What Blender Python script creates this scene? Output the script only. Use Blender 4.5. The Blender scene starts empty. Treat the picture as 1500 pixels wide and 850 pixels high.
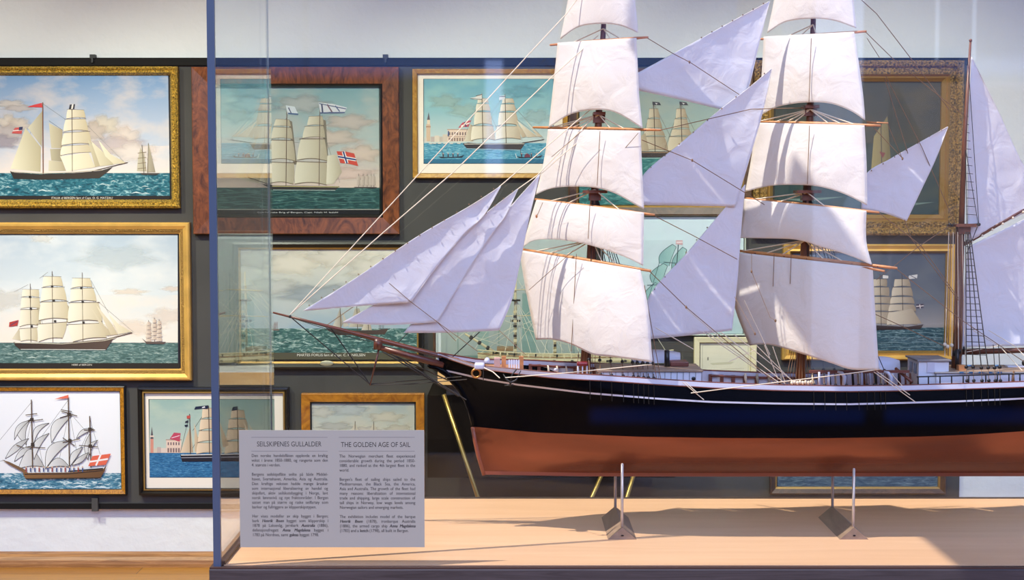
import bpy, bmesh, math, random
import numpy as np
from mathutils import Vector, noise as mnoise

random.seed(7)
SC = bpy.context.scene
COL = SC.collection

# ------------------------------------------------------------------ camera
F = 2100.0
PITCH = math.atan(125.0 / F)
CAM_Z = 1.57
cs, sn = math.cos(PITCH), math.sin(PITCH)
ZF = 2.60          # front pane of the main display case
ZB = 3.19          # back pane
ZS = 2.90          # centre plane of the ship model
ZW = 6.19          # room wall
ZP = 6.165         # face of the dark display panel

def P(px, py, Y):
    """point on the plane y=Y that the photograph shows at this pixel"""
    u = (px - 750.0) / F
    v = (425.0 - py) / F
    d = Vector((u, cs + v * sn, -sn + v * cs))
    t = Y / d.y
    return Vector((d.x * t, Y, CAM_Z + d.z * t))

cam_d = bpy.data.cameras.new('camera')
cam_d.sensor_width = 36.0
cam_d.lens = 36.0 * F / 1500.0
cam_d.clip_start = 0.05
cam = bpy.data.objects.new('camera', cam_d)
COL.objects.link(cam)
cam.location = (0, 0, CAM_Z)
cam.rotation_euler = (math.pi / 2 - PITCH, 0, 0)
SC.camera = cam
SC.view_settings.view_transform = 'Standard'
SC.view_settings.look = 'None'
SC.view_settings.gamma = 1.0
SC.view_settings.use_curve_mapping = False
SC.view_settings.exposure = 0.0
SC.cycles.transparent_max_bounces = 48
SC.cycles.max_bounces = 10

# --------------------------------------------------------------- materials
def lin(c):
    c = c / 255.0
    return c / 12.92 if c <= 0.04045 else ((c + 0.055) / 1.055) ** 2.4

def RGB(r, g, b):
    return (lin(r), lin(g), lin(b), 1.0)

def new_mat(name):
    m = bpy.data.materials.new(name)
    m.use_nodes = True
    nt = m.node_tree
    b = nt.nodes['Principled BSDF']
    return m, nt, b

def mat(name, col, rough=0.6, metal=0.0, bump=0.0, bscale=200.0, var=0.0, vscale=30.0, stretch=(1, 1, 1), spec=0.5):
    m, nt, b = new_mat(name)
    b.inputs['Base Color'].default_value = RGB(*col)
    b.inputs['Roughness'].default_value = rough
    b.inputs['Metallic'].default_value = metal
    b.inputs['Specular IOR Level'].default_value = spec
    if bump or var:
        tc = nt.nodes.new('ShaderNodeTexCoord')
        mp = nt.nodes.new('ShaderNodeMapping')
        mp.inputs['Scale'].default_value = stretch
        nt.links.new(tc.outputs['Object'], mp.inputs['Vector'])
    if var:
        n = nt.nodes.new('ShaderNodeTexNoise')
        n.inputs['Scale'].default_value = vscale
        n.inputs['Detail'].default_value = 6
        nt.links.new(mp.outputs[0], n.inputs['Vector'])
        r = nt.nodes.new('ShaderNodeValToRGB')
        a = [max(0, c * (1 - var)) for c in col]
        z = [min(255, c * (1 + var)) for c in col]
        r.color_ramp.elements[0].position = 0.3
        r.color_ramp.elements[1].position = 0.7
        r.color_ramp.elements[0].color = RGB(*a)
        r.color_ramp.elements[1].color = RGB(*z)
        nt.links.new(n.outputs['Fac'], r.inputs[0])
        nt.links.new(r.outputs[0], b.inputs['Base Color'])
    if bump:
        n2 = nt.nodes.new('ShaderNodeTexNoise')
        n2.inputs['Scale'].default_value = bscale
        n2.inputs['Detail'].default_value = 4
        nt.links.new(mp.outputs[0], n2.inputs['Vector'])
        bp = nt.nodes.new('ShaderNodeBump')
        bp.inputs['Strength'].default_value = bump
        bp.inputs['Distance'].default_value = 0.01
        nt.links.new(n2.outputs['Fac'], bp.inputs['Height'])
        nt.links.new(bp.outputs[0], b.inputs['Normal'])
    return m

def wood(name, dark, light, scale=6.0, stretch=(1, 6, 6), rough=0.4, distort=2.0, lo=0.3, hi=0.7, detail=8):
    m, nt, b = new_mat(name)
    b.inputs['Roughness'].default_value = rough
    tc = nt.nodes.new('ShaderNodeTexCoord')
    mp = nt.nodes.new('ShaderNodeMapping')
    mp.inputs['Scale'].default_value = stretch
    n = nt.nodes.new('ShaderNodeTexNoise')
    n.inputs['Scale'].default_value = scale
    n.inputs['Detail'].default_value = detail
    n.inputs['Roughness'].default_value = 0.65
    n.inputs['Distortion'].default_value = distort
    r = nt.nodes.new('ShaderNodeValToRGB')
    r.color_ramp.elements[0].position = lo
    r.color_ramp.elements[1].position = hi
    r.color_ramp.elements[0].color = RGB(*dark)
    r.color_ramp.elements[1].color = RGB(*light)
    nt.links.new(tc.outputs['Object'], mp.inputs['Vector'])
    nt.links.new(mp.outputs[0], n.inputs['Vector'])
    nt.links.new(n.outputs['Fac'], r.inputs[0])
    nt.links.new(r.outputs[0], b.inputs['Base Color'])
    return m

def glass_mat(name, tint, f0=0.04, gl=(1, 1, 1), f90=1.0):
    m = bpy.data.materials.new(name)
    m.use_nodes = True
    nt = m.node_tree
    for n in list(nt.nodes):
        nt.nodes.remove(n)
    out = nt.nodes.new('ShaderNodeOutputMaterial')
    mix = nt.nodes.new('ShaderNodeMixShader')
    tr = nt.nodes.new('ShaderNodeBsdfTransparent')
    tr.inputs[0].default_value = (*tint, 1)
    g = nt.nodes.new('ShaderNodeBsdfGlossy')
    g.inputs['Roughness'].default_value = 0.0
    g.inputs['Color'].default_value = (*gl, 1)
    geo = nt.nodes.new('ShaderNodeNewGeometry')
    dot = nt.nodes.new('ShaderNodeVectorMath'); dot.operation = 'DOT_PRODUCT'
    nt.links.new(geo.outputs['Incoming'], dot.inputs[0])
    nt.links.new(geo.outputs['Normal'], dot.inputs[1])
    ab = nt.nodes.new('ShaderNodeMath'); ab.operation = 'ABSOLUTE'
    nt.links.new(dot.outputs['Value'], ab.inputs[0])
    om = nt.nodes.new('ShaderNodeMath'); om.operation = 'SUBTRACT'; om.inputs[0].default_value = 1.0
    nt.links.new(ab.outputs[0], om.inputs[1])
    pw = nt.nodes.new('ShaderNodeMath'); pw.operation = 'POWER'; pw.inputs[1].default_value = 5.0
    nt.links.new(om.outputs[0], pw.inputs[0])
    ma = nt.nodes.new('ShaderNodeMath'); ma.operation = 'MULTIPLY_ADD'
    ma.inputs[1].default_value = f90 - f0; ma.inputs[2].default_value = f0
    nt.links.new(pw.outputs[0], ma.inputs[0])
    nt.links.new(ma.outputs[0], mix.inputs[0])
    nt.links.new(tr.outputs[0], mix.inputs[1])
    nt.links.new(g.outputs[0], mix.inputs[2])
    nt.links.new(mix.outputs[0], out.inputs[0])
    return m

def paint_mat(name, rough=0.5, cloud=None, camt=0.0, cscale=5.0, spec=0.3):
    """pigment from the painted colour layer, with optional painted clouds"""
    m, nt, b = new_mat(name)
    b.inputs['Roughness'].default_value = rough
    b.inputs['Specular IOR Level'].default_value = spec
    at = nt.nodes.new('ShaderNodeVertexColor')
    at.layer_name = 'pigment'
    if cloud is None:
        nt.links.new(at.outputs[0], b.inputs['Base Color'])
    else:
        tc = nt.nodes.new('ShaderNodeTexCoord')
        mp = nt.nodes.new('ShaderNodeMapping')
        mp.inputs['Scale'].default_value = (1.0, 1.0, 1.9)
        n = nt.nodes.new('ShaderNodeTexNoise')
        n.inputs['Scale'].default_value = cscale
        n.inputs['Detail'].default_value = 7
        n.inputs['Roughness'].default_value = 0.55
        mr = nt.nodes.new('ShaderNodeMapRange')
        mr.inputs['From Min'].default_value = 0.46
        mr.inputs['From Max'].default_value = 0.68
        mr.inputs['To Max'].default_value = camt
        mx = nt.nodes.new('ShaderNodeMix'); mx.data_type = 'RGBA'
        nt.links.new(tc.outputs['Object'], mp.inputs[0])
        nt.links.new(mp.outputs[0], n.inputs['Vector'])
        nt.links.new(n.outputs['Fac'], mr.inputs['Value'])
        nt.links.new(mr.outputs[0], mx.inputs['Factor'])
        nt.links.new(at.outputs[0], mx.inputs['A'])
        mx.inputs['B'].default_value = RGB(*cloud)
        nt.links.new(mx.outputs['Result'], b.inputs['Base Color'])
    return m

def sea_mat(name, dark, mid, light, scale=14.0, stretch=(1, 1, 4.0), crest=0.66):
    m, nt, b = new_mat(name)
    b.inputs['Roughness'].default_value = 0.5
    b.inputs['Specular IOR Level'].default_value = 0.3
    tc = nt.nodes.new('ShaderNodeTexCoord')
    mp = nt.nodes.new('ShaderNodeMapping')
    mp.inputs['Scale'].default_value = stretch
    n = nt.nodes.new('ShaderNodeTexNoise')
    n.inputs['Scale'].default_value = scale * 1.8
    n.inputs['Detail'].default_value = 8
    n.inputs['Roughness'].default_value = 0.62
    n.inputs['Distortion'].default_value = 0.9
    r = nt.nodes.new('ShaderNodeValToRGB')
    e = r.color_ramp.elements
    e[0].position = 0.33; e[0].color = RGB(*dark)
    e[1].position = 0.53; e[1].color = RGB(*mid)
    k = e.new(crest); k.color = RGB(*light)
    nt.links.new(tc.outputs['Object'], mp.inputs[0])
    nt.links.new(mp.outputs[0], n.inputs['Vector'])
    nt.links.new(n.outputs['Fac'], r.inputs[0])
    nt.links.new(r.outputs[0], b.inputs['Base Color'])
    return m

def sail_mat(name, col, transl=0.25, seam=0.12):
    m = bpy.data.materials.new(name)
    m.use_nodes = True
    nt = m.node_tree
    for n in list(nt.nodes):
        nt.nodes.remove(n)
    out = nt.nodes.new('ShaderNodeOutputMaterial')
    mix = nt.nodes.new('ShaderNodeMixShader')
    mix.inputs[0].default_value = transl
    d = nt.nodes.new('ShaderNodeBsdfDiffuse')
    t = nt.nodes.new('ShaderNodeBsdfTranslucent')
    d.inputs[0].default_value = RGB(*col)
    t.inputs[0].default_value = RGB(*col)
    tc = nt.nodes.new('ShaderNodeTexCoord')
    n1 = nt.nodes.new('ShaderNodeTexNoise')
    n1.inputs['Scale'].default_value = 22
    n1.inputs['Detail'].default_value = 3
    n1.inputs['Distortion'].default_value = 0.8
    n2 = nt.nodes.new('ShaderNodeTexNoise')
    n2.inputs['Scale'].default_value = 420
    nt.links.new(tc.outputs['Object'], n1.inputs['Vector'])
    nt.links.new(tc.outputs['Object'], n2.inputs['Vector'])
    ad = nt.nodes.new('ShaderNodeMath'); ad.operation = 'MULTIPLY_ADD'
    ad.inputs[1].default_value = 0.06
    nt.links.new(n2.outputs['Fac'], ad.inputs[0])
    nt.links.new(n1.outputs['Fac'], ad.inputs[2])
    bp = nt.nodes.new('ShaderNodeBump')
    bp.inputs['Strength'].default_value = 0.32
    bp.inputs['Distance'].default_value = 0.010
    nt.links.new(ad.outputs[0], bp.inputs['Height'])
    nt.links.new(bp.outputs[0], d.inputs['Normal'])
    nt.links.new(bp.outputs[0], t.inputs['Normal'])
    nt.links.new(d.outputs[0], mix.inputs[1])
    nt.links.new(t.outputs[0], mix.inputs[2])
    nt.links.new(mix.outputs[0], out.inputs[0])
    return m

# ------------------------------------------------------------ mesh builder
WLOC = {}

def thing(name, label, cat, loc, group=None):
    o = bpy.data.objects.new(name, None)
    o.empty_display_size = 0.05
    COL.objects.link(o)
    o.location = loc
    WLOC[o.name] = Vector(loc)
    tag(o, label, cat, group)
    return o

def tag(o, label, cat, group=None):
    o['label'] = label
    o['category'] = cat
    if group:
        o['group'] = group

class MB:
    def __init__(self):
        self.v = []; self.f = []; self.m = []; self.c = []

    def add(self, vs, fs, m=0, c=None):
        k = len(self.v)
        self.v += [Vector(p) for p in vs]
        for i, f in enumerate(fs):
            self.f.append([a + k for a in f]); self.m.append(m)
            self.c.append([c[a] if isinstance(c, list) else c for a in f] if c is not None else None)
        return self

    def box(self, x0, x1, y0, y1, z0, z1, m=0):
        vs = [(x0, y0, z0), (x1, y0, z0), (x1, y1, z0), (x0, y1, z0), (x0, y0, z1), (x1, y0, z1), (x1, y1, z1), (x0, y1, z1)]
        return self.add(vs, [(0, 3, 2, 1), (4, 5, 6, 7), (0, 1, 5, 4), (1, 2, 6, 5), (2, 3, 7, 6), (3, 0, 4, 7)], m)

    def hexa(self, b4, t4, m=0):
        """bottom quad and top quad, both counter-clockwise from above"""
        return self.add(list(b4) + list(t4), [(0, 3, 2, 1), (4, 5, 6, 7), (0, 1, 5, 4), (1, 2, 6, 5), (2, 3, 7, 6), (3, 0, 4, 7)], m)

    def tube(self, pts, r, n=6, m=0, cap=True):
        pts = [Vector(p) for p in pts]
        rs = r if isinstance(r, (list, tuple)) else [r] * len(pts)
        k = len(self.v)
        ref = None
        for i, p in enumerate(pts):
            a = pts[max(0, i - 1)]; b = pts[min(len(pts) - 1, i + 1)]
            t = (b - a).normalized() if (b - a).length > 1e-9 else Vector((0, 0, 1))
            if ref is None:
                ref = Vector((0, 0, 1)) if abs(t.z) < 0.9 else Vector((1, 0, 0))
            s = t.cross(ref).normalized()
            ref = s.cross(t).normalized()
            for j in range(n):
                an = 2 * math.pi * j / n
                self.v.append(p + (s * math.cos(an) + ref * math.sin(an)) * rs[i])
        for i in range(len(pts) - 1):
            for j in range(n):
                j2 = (j + 1) % n
                self.f.append([k + i * n + j, k + i * n + j2, k + (i + 1) * n + j2, k + (i + 1) * n + j]); self.m.append(m); self.c.append(None)
        if cap:
            self.f.append([k + j for j in range(n)][::-1]); self.m.append(m); self.c.append(None)
            e = k + (len(pts) - 1) * n
            self.f.append([e + j for j in range(n)]); self.m.append(m); self.c.append(None)
        return self

    def ball(self, c, r, m=0, n=8, sq=(1, 1, 1)):
        c = Vector(c)
        vs = [c + Vector((0, 0, r * sq[2]))]
        h = n // 2
        for i in range(1, h):
            th = math.pi * i / h
            for j in range(n):
                ph = 2 * math.pi * j / n
                vs.append(c + Vector((r * sq[0] * math.sin(th) * math.cos(ph), r * sq[1] * math.sin(th) * math.sin(ph), r * sq[2] * math.cos(th))))
        vs.append(c - Vector((0, 0, r * sq[2])))
        fs = []
        for j in range(n):
            fs.append((0, 1 + j, 1 + (j + 1) % n))
            for i in range(h - 2):
                a = 1 + i * n
                fs.append((a + j, a + n + j, a + n + (j + 1) % n, a + (j + 1) % n))
            a = 1 + (h - 2) * n
            fs.append((a + j, len(vs) - 1, a + (j + 1) % n))
        return self.add(vs, fs, m)

    def grid(self, rows, m=0, close=False):
        nv = len(rows); nu = len(rows[0])
        vs = [p for r in rows for p in r]
        fs = []
        for i in range(nv - 1):
            for j in range(nu - 1):
                fs.append((i * nu + j, (i + 1) * nu + j, (i + 1) * nu + j + 1, i * nu + j + 1))
        return self.add(vs, fs, m)

    def build(self, name, mats, parent=None, smooth=False, origin=None):
        me = bpy.data.meshes.new(name)
        o = bpy.data.objects.new(name, me)
        if parent is not None:
            off = WLOC[parent.name]
        else:
            off = Vector(origin) if origin is not None else Vector((0, 0, 0))
        me.from_pydata([tuple(p - off) for p in self.v], [], self.f)
        if not isinstance(mats, (list, tuple)):
            mats = [mats]
        for mm in mats:
            me.materials.append(mm)
        me.polygons.foreach_set('material_index', self.m)
        if any(c is not None for c in self.c):
            at = me.color_attributes.new('pigment', 'FLOAT_COLOR', 'CORNER')
            i = 0
            for f, c in zip(self.f, self.c):
                for q in range(len(f)):
                    at.data[i].color = c[q] if c is not None else (1, 1, 1, 1)
                    i += 1
        if smooth:
            me.polygons.foreach_set('use_smooth', [True] * len(me.polygons))
        me.update()
        COL.objects.link(o)
        if parent is not None:
            o.parent = parent
            WLOC[o.name] = off
        else:
            o.location = off
            WLOC[o.name] = off
        return o

def bevel(o, w=0.002, seg=2):
    b = o.modifiers.new('bevel', 'BEVEL')
    b.width = w; b.segments = seg; b.limit_method = 'ANGLE'
    return o

# ------------------------------------------------------------------- text
_TC = {}
def text_mesh(s, bold=0.0, shear=0.0):
    """glyph outlines as (verts, faces, width) at size 1"""
    key = (s, bold, shear)
    if key in _TC:
        return _TC[key]
    cu = bpy.data.curves.new('txt', 'FONT')
    cu.body = s; cu.size = 1.0; cu.shear = shear; cu.offset = bold
    cu.resolution_u = 3; cu.fill_mode = 'FRONT'
    ob = bpy.data.objects.new('txt', cu)
    COL.objects.link(ob)
    bpy.context.view_layer.update()
    dg = bpy.context.evaluated_depsgraph_get()
    me = bpy.data.meshes.new_from_object(ob.evaluated_get(dg))
    vs = [(v.co.x, v.co.y) for v in me.vertices]
    fs = [tuple(p.vertices) for p in me.polygons]
    w = max([v[0] for v in vs] + [0.0])
    bpy.data.objects.remove(ob); bpy.data.curves.remove(cu); bpy.data.meshes.remove(me)
    _TC[key] = (vs, fs, w)
    return _TC[key]

# ---------------------------------------------------------- curve sampling
def sample(pl, t):
    """point at fraction t of a smooth curve through 2D points"""
    if len(pl) == 2:
        a, b = pl
        return (a[0] + (b[0] - a[0]) * t, a[1] + (b[1] - a[1]) * t)
    d = [0.0]
    for a, b in zip(pl, pl[1:]):
        d.append(d[-1] + math.hypot(b[0] - a[0], b[1] - a[1]) + 1e-9)
    L = d[-1] * min(max(t, 0), 1)
    i = 0
    while i < len(pl) - 2 and d[i + 1] < L:
        i += 1
    f = (L - d[i]) / (d[i + 1] - d[i])
    p0 = pl[max(i - 1, 0)]; p1 = pl[i]; p2 = pl[i + 1]; p3 = pl[min(i + 2, len(pl) - 1)]
    r = []
    for k in (0, 1):
        r.append(0.5 * ((2 * p1[k]) + (-p0[k] + p2[k]) * f + (2 * p0[k] - 5 * p1[k] + 4 * p2[k] - p3[k]) * f * f + (-p0[k] + 3 * p1[k] - 3 * p2[k] + p3[k]) * f ** 3))
    return tuple(r)

def coons(top, bot, left, right, nu, nv):
    rows = []
    c00, c10, c01, c11 = top[0], top[-1], bot[0], bot[-1]
    for j in range(nv + 1):
        v = j / nv
        row = []
        for i in range(nu + 1):
            u = i / nu
            T = sample(top, u); B = sample(bot, u); L = sample(left, v); R = sample(right, v)
            p = []
            for k in (0, 1):
                p.append((1 - v) * T[k] + v * B[k] + (1 - u) * L[k] + u * R[k]
                         - ((1 - u) * (1 - v) * c00[k] + u * (1 - v) * c10[k] + (1 - u) * v * c01[k] + u * v * c11[k]))
            row.append((p[0], p[1], u, v))
        rows.append(row)
    return rows
# ------------------------------------------------------------------ world
wd = bpy.data.worlds.new('gallery_daylight')
SC.world = wd
wd.use_nodes = True
wt = wd.node_tree
for n in list(wt.nodes):
    wt.nodes.remove(n)
w_out = wt.nodes.new('ShaderNodeOutputWorld')
w_bg = wt.nodes.new('ShaderNodeBackground')
w_tc = wt.nodes.new('ShaderNodeTexCoord')
w_sep = wt.nodes.new('ShaderNodeSeparateXYZ')
wt.links.new(w_tc.outputs['Generated'], w_sep.inputs[0])

def wmath(op, a, b=None, c=None):
    n = wt.nodes.new('ShaderNodeMath'); n.operation = op
    for i, x in enumerate((a, b, c)):
        if x is None:
            continue
        if isinstance(x, (int, float)):
            n.inputs[i].default_value = x
        else:
            wt.links.new(x, n.inputs[i])
    return n.outputs[0]

def wstep(x, a, b):
    n = wt.nodes.new('ShaderNodeMapRange'); n.interpolation_type = 'SMOOTHSTEP'
    wt.links.new(x, n.inputs['Value'])
    n.inputs['From Min'].default_value = a; n.inputs['From Max'].default_value = b
    return n.outputs[0]

X_, Y_, Z_ = w_sep.outputs
ny = wmath('MAXIMUM', wmath('MULTIPLY', Y_, -1.0), 0.02)
u_ = wmath('DIVIDE', X_, ny)
v_ = wmath('DIVIDE', Z_, ny)
south = wstep(Y_, -0.05, -0.12)

def wwin(u0, u1, v0, v1, e=0.003):
    a = wmath('MULTIPLY', wstep(u_, u0 - e, u0 + e), wstep(u_, u1 + e, u1 - e))
    b = wmath('MULTIPLY', wstep(v_, v0 - e, v0 + e), wstep(v_, v1 + e, v1 - e))
    return wmath('MULTIPLY', wmath('MULTIPLY', a, b), south)

def wcol(c, s):
    n = wt.nodes.new('ShaderNodeMix'); n.data_type = 'RGBA'
    n.inputs['A'].default_value = (0, 0, 0, 1)
    n.inputs['B'].default_value = (*c, 1)
    wt.links.new(s, n.inputs['Factor'])
    return n.outputs['Result']

def wadd(a, b):
    n = wt.nodes.new('ShaderNodeMix'); n.data_type = 'RGBA'; n.blend_type = 'ADD'; n.clamp_result = False
    n.inputs['Factor'].default_value = 1.0
    wt.links.new(a, n.inputs['A']); wt.links.new(b, n.inputs['B'])
    return n.outputs['Result']

# soft ambient: dim floor, pale ceiling, bright bluish daylight from the tall windows across the room
amb_up = wcol((0.16, 0.16, 0.16), wstep(Z_, -0.02, 0.25))
amb_dn = wcol((0.05, 0.042, 0.036), wstep(Z_, 0.05, -0.15))
sky_hi = wcol((0.44, 0.50, 0.73), wmath('MULTIPLY', wmath('MULTIPLY', wstep(v_, 0.17, 0.45), south), wstep(v_, 4.0, 2.0)))
sky_lo = wcol((0.16, 0.42, 1.45), wmath('MULTIPLY', wwin(-0.22, 2.5, 0.090, 9.0, 0.006), 1.0))  # this and the patches below are shaped for the case glass reflections
refl_a = wcol((1.3, 1.6, 2.6), wwin(0.2095, 0.243, -0.115, 0.30, 0.0015))
refl_b = wcol((1.5, 2.0, 3.8), wwin(-0.0185, -0.0065, 0.02, 0.10, 0.0025))
refl_c = wcol((0.7, 0.62, 0.8), wwin(0.243, 0.56, -0.085, 0.085, 0.002))
refl_d = wcol((0.6, 0.75, 1.25), wwin(0.312, 0.56, 0.082, 0.102, 0.006))
low = wcol((0.0, 0.06, 0.55), wmath('ADD', wwin(0.055, 0.247, -0.153, -0.143, 0.004), wwin(0.262, 0.55, -0.153, -0.143, 0.004)))
bar = wcol((1.3, 1.5, 2.0), wmath('ADD', wwin(0.2925, 0.2955, 0.10, 0.3, 0.001), wwin(0.318, 0.321, 0.10, 0.3, 0.001)))
tot = amb_up
for q in (amb_dn, sky_hi, sky_lo, refl_a, refl_b, refl_c, refl_d, low, bar):
    tot = wadd(tot, q)
wt.links.new(tot, w_bg.inputs['Color'])
w_bg.inputs['Strength'].default_value = 1.0
wt.links.new(w_bg.outputs[0], w_out.inputs['Surface'])

# ----------------------------------------------------------------- lights
def sun(name, direction, energy, col, angle):
    d = bpy.data.lights.new(name, 'SUN')
    d.energy = energy; d.color = col; d.angle = angle
    o = bpy.data.objects.new(name, d)
    COL.objects.link(o)
    o.rotation_euler = Vector(direction).to_track_quat('-Z', 'Y').to_euler()
    o.location = (-4, -1, 6)
    return o

sun('sunlight', (0.50, 0.135, -0.83), 6.6, (1.0, 0.90, 0.78), math.radians(0.5))

def spot(name, loc, target, energy, col, size=70, blend=0.8, rad=0.05):
    d = bpy.data.lights.new(name, 'SPOT')
    d.energy = energy; d.color = col; d.spot_size = math.radians(size); d.spot_blend = blend
    d.shadow_soft_size = rad
    o = bpy.data.objects.new(name, d)
    COL.objects.link(o)
    o.location = loc
    o.rotation_euler = (Vector(target) - Vector(loc)).to_track_quat('-Z', 'Y').to_euler()
    return o

for sx in (-2.2, -1.0, 0.3, 1.6):
    spot('wall_spotlight', (sx - 0.55, 4.05, 3.2), (sx + 0.1, ZW, 0.92), 205, (0.97, 1.0, 0.80), 68, 0.9, 0.03)

spot('wall_spotlight', (-2.75, 4.3, 3.2), (-2.05, ZW, 0.10), 150, (1.0, 0.95, 0.82), 50, 0.9, 0.03)  # extra spot added to brighten the low left wall and floor

def area(name, loc, target, energy, col, sx, sy):
    d = bpy.data.lights.new(name, 'AREA')
    d.shape = 'RECTANGLE'; d.size = sx; d.size_y = sy; d.energy = energy; d.color = col
    o = bpy.data.objects.new(name, d)
    COL.objects.link(o)
    o.location = loc
    o.rotation_euler = (Vector(target) - Vector(loc)).to_track_quat('-Z', 'Y').to_euler()
    return o
area('window_daylight', (0.4, -0.6, 3.5), (0.3, 2.9, 1.4), 84, (0.72, 0.79, 1.0), 3.0, 1.6)

# ------------------------------------------------------------ room setting
M_white = mat('white_plaster', (229, 230, 226), 0.9, bump=0.6, bscale=14)
M_panel = mat('charcoal_panel', (76, 74, 71), 0.8, var=0.06, vscale=3, spec=0.15)
M_rail = mat('black_panel_rail', (26, 24, 23), 0.7, spec=0.15)
b = MB(); b.box(-5.4, 3.6, 3.30, 6.34, 3.35, 3.47)
o = b.build('ceiling', M_white); o['kind'] = 'structure'
b = MB(); b.box(-0.566, -0.415, -1.5, 2.62, 3.20, 3.30)  # unseen beam added to shade the main sails from the sun
o = b.build('sun_blocker', M_white); o['kind'] = 'structure'
M_base = wood('baseboard_wood', (125, 80, 40), (190, 135, 80), 5, (0.6, 6, 10), 0.45)

ROOM_X0, ROOM_X1 = -3.4, 3.6
b = MB(); b.box(ROOM_X0, ROOM_X1, ZW, ZW + 0.15, -0.02, 4.2)
o = b.build('wall_back', M_white); o['kind'] = 'structure'

def floor_mat():
    m, nt, b = new_mat('oak_floor')
    b.inputs['Roughness'].default_value = 0.35
    tc = nt.nodes.new('ShaderNodeTexCoord')
    br = nt.nodes.new('ShaderNodeTexBrick')
    br.inputs['Scale'].default_value = 1.0
    br.inputs['Brick Width'].default_value = 1.6
    br.inputs['Row Height'].default_value = 0.14
    br.inputs['Mortar Size'].default_value = 0.002
    br.inputs['Color1'].default_value = RGB(198, 138, 56)
    br.inputs['Color2'].default_value = RGB(180, 120, 48)
    br.inputs['Mortar'].default_value = RGB(110, 70, 30)
    n = nt.nodes.new('ShaderNodeTexNoise'); n.inputs['Scale'].default_value = 8
    mp = nt.nodes.new('ShaderNodeMapping'); mp.inputs['Scale'].default_value = (0.5, 8, 1)
    nt.links.new(tc.outputs['Object'], br.inputs['Vector'])
    nt.links.new(tc.outputs['Object'], mp.inputs[0]); nt.links.new(mp.outputs[0], n.inputs['Vector'])
    mx = nt.nodes.new('ShaderNodeMix'); mx.data_type = 'RGBA'; mx.blend_type = 'MULTIPLY'
    mx.inputs['Factor'].default_value = 0.35
    nt.links.new(br.outputs['Color'], mx.inputs['A']); nt.links.new(n.outputs['Fac'], mx.inputs['B'])
    nt.links.new(mx.outputs['Result'], b.inputs['Base Color'])
    return m
b = MB(); b.box(ROOM_X0, ROOM_X1, -1.5, ZW + 0.15, -0.1, 0.0)
o = b.build('floor', floor_mat()); o['kind'] = 'structure'

# rounded wooden baseboard
prof = [(0, 0)] + [(-0.045 * math.sin(a) - 0.012, 0.046 * math.cos(a)) for a in [i * math.pi / 16 for i in range(9)]][::-1] + [(0, 0.046)]
prof = [(0.0, 0.0), (-0.060, 0.0), (-0.060, 0.014), (-0.056, 0.030), (-0.045, 0.043), (-0.028, 0.052), (0.0, 0.056)]
b = MB()
n = len(prof)
vs = [(x, ZW + p[0], p[1]) for x in (ROOM_X0, ROOM_X1) for p in prof]
b.add(vs, [(i, i + n, i + n + 1, i + 1) for i in range(n - 1)] + [tuple(range(n)), tuple(range(n, 2 * n))[::-1]])
o = b.build('baseboard_back', M_base); o['kind'] = 'structure'

# charcoal hanging panel with its black rail
px1 = P(1411, 400, ZP).x
zt = P(700, 86, ZP).z; zb = P(700, 745, ZP).z
b = MB(); b.box(-2.9, px1, ZP, ZW, zb, zt)
o = b.build('trim_1', M_panel); o['kind'] = 'structure'
b = MB(); b.box(-2.9, px1 + 0.004, ZP - 0.012, ZP, P(700, 96, ZP).z, zt + 0.003)
o = b.build('trim_2', M_rail); o['kind'] = 'structure'
b = MB(); b.box(-2.9, px1 + 0.004, ZP - 0.006, ZP, zb - 0.002, zb + 0.022)
o = b.build('trim_3', M_rail); o['kind'] = 'structure'
b = MB(); b.box(P(136, 730, ZP).x, P(145, 730, ZP).x, ZP - 0.02, ZP - 0.004, P(140, 748, ZP).z, P(140, 729, ZP).z)  # bracket foot at the lower edge of the panel
t = b.build('panel_bracket', M_panel, origin=P(140, 748, ZP))
tag(t, 'small grey metal bracket at the lower edge of the charcoal panel', 'bracket')
M_black = mat('black_metal', (22, 21, 21), 0.45)
for i, px in enumerate((137, 565)):
    c = P(px, 84.5, ZP)
    b = MB(); b.box(c.x - 0.011, c.x + 0.011, ZP - 0.02, ZP + 0.01, c.z - 0.004, c.z + 0.012)
    b.box(c.x - 0.004, c.x + 0.004, ZP - 0.022, ZP - 0.012, c.z - 0.022, c.z)
    t = b.build('picture_hook', M_black, origin=c)
    tag(t, ['small black picture hook on the panel rail above the ornate gilt frame', 'small black picture hook on the panel rail above the wide mahogany frame'][i], 'hook', 'hooks on the panel rail')

# ------------------------------------------------------- main display case
M_glass = glass_mat('display_glass', (0.97, 0.978, 0.975), 0.02)
M_glass_f = glass_mat('coated_display_glass', (0.97, 0.978, 0.975), 0.02, f90=0.22)
M_edge = mat('blue_glass_edge', (66, 82, 108), 0.3)
M_edge2 = mat('pale_glass_edge', (150, 165, 172), 0.3)
M_plinth = wood('dark_plinth_wood', (40, 38, 42), (66, 63, 68), 14, (0.35, 3, 6), 0.55, 1.5)
M_deckwood = wood('pale_beech', (204, 160, 122), (220, 180, 142), 4, (0.5, 7, 7), 0.42, 0.8, 0.25, 0.75)
M_strip = mat('brown_edge_strip', (58, 40, 36), 0.5)

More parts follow.
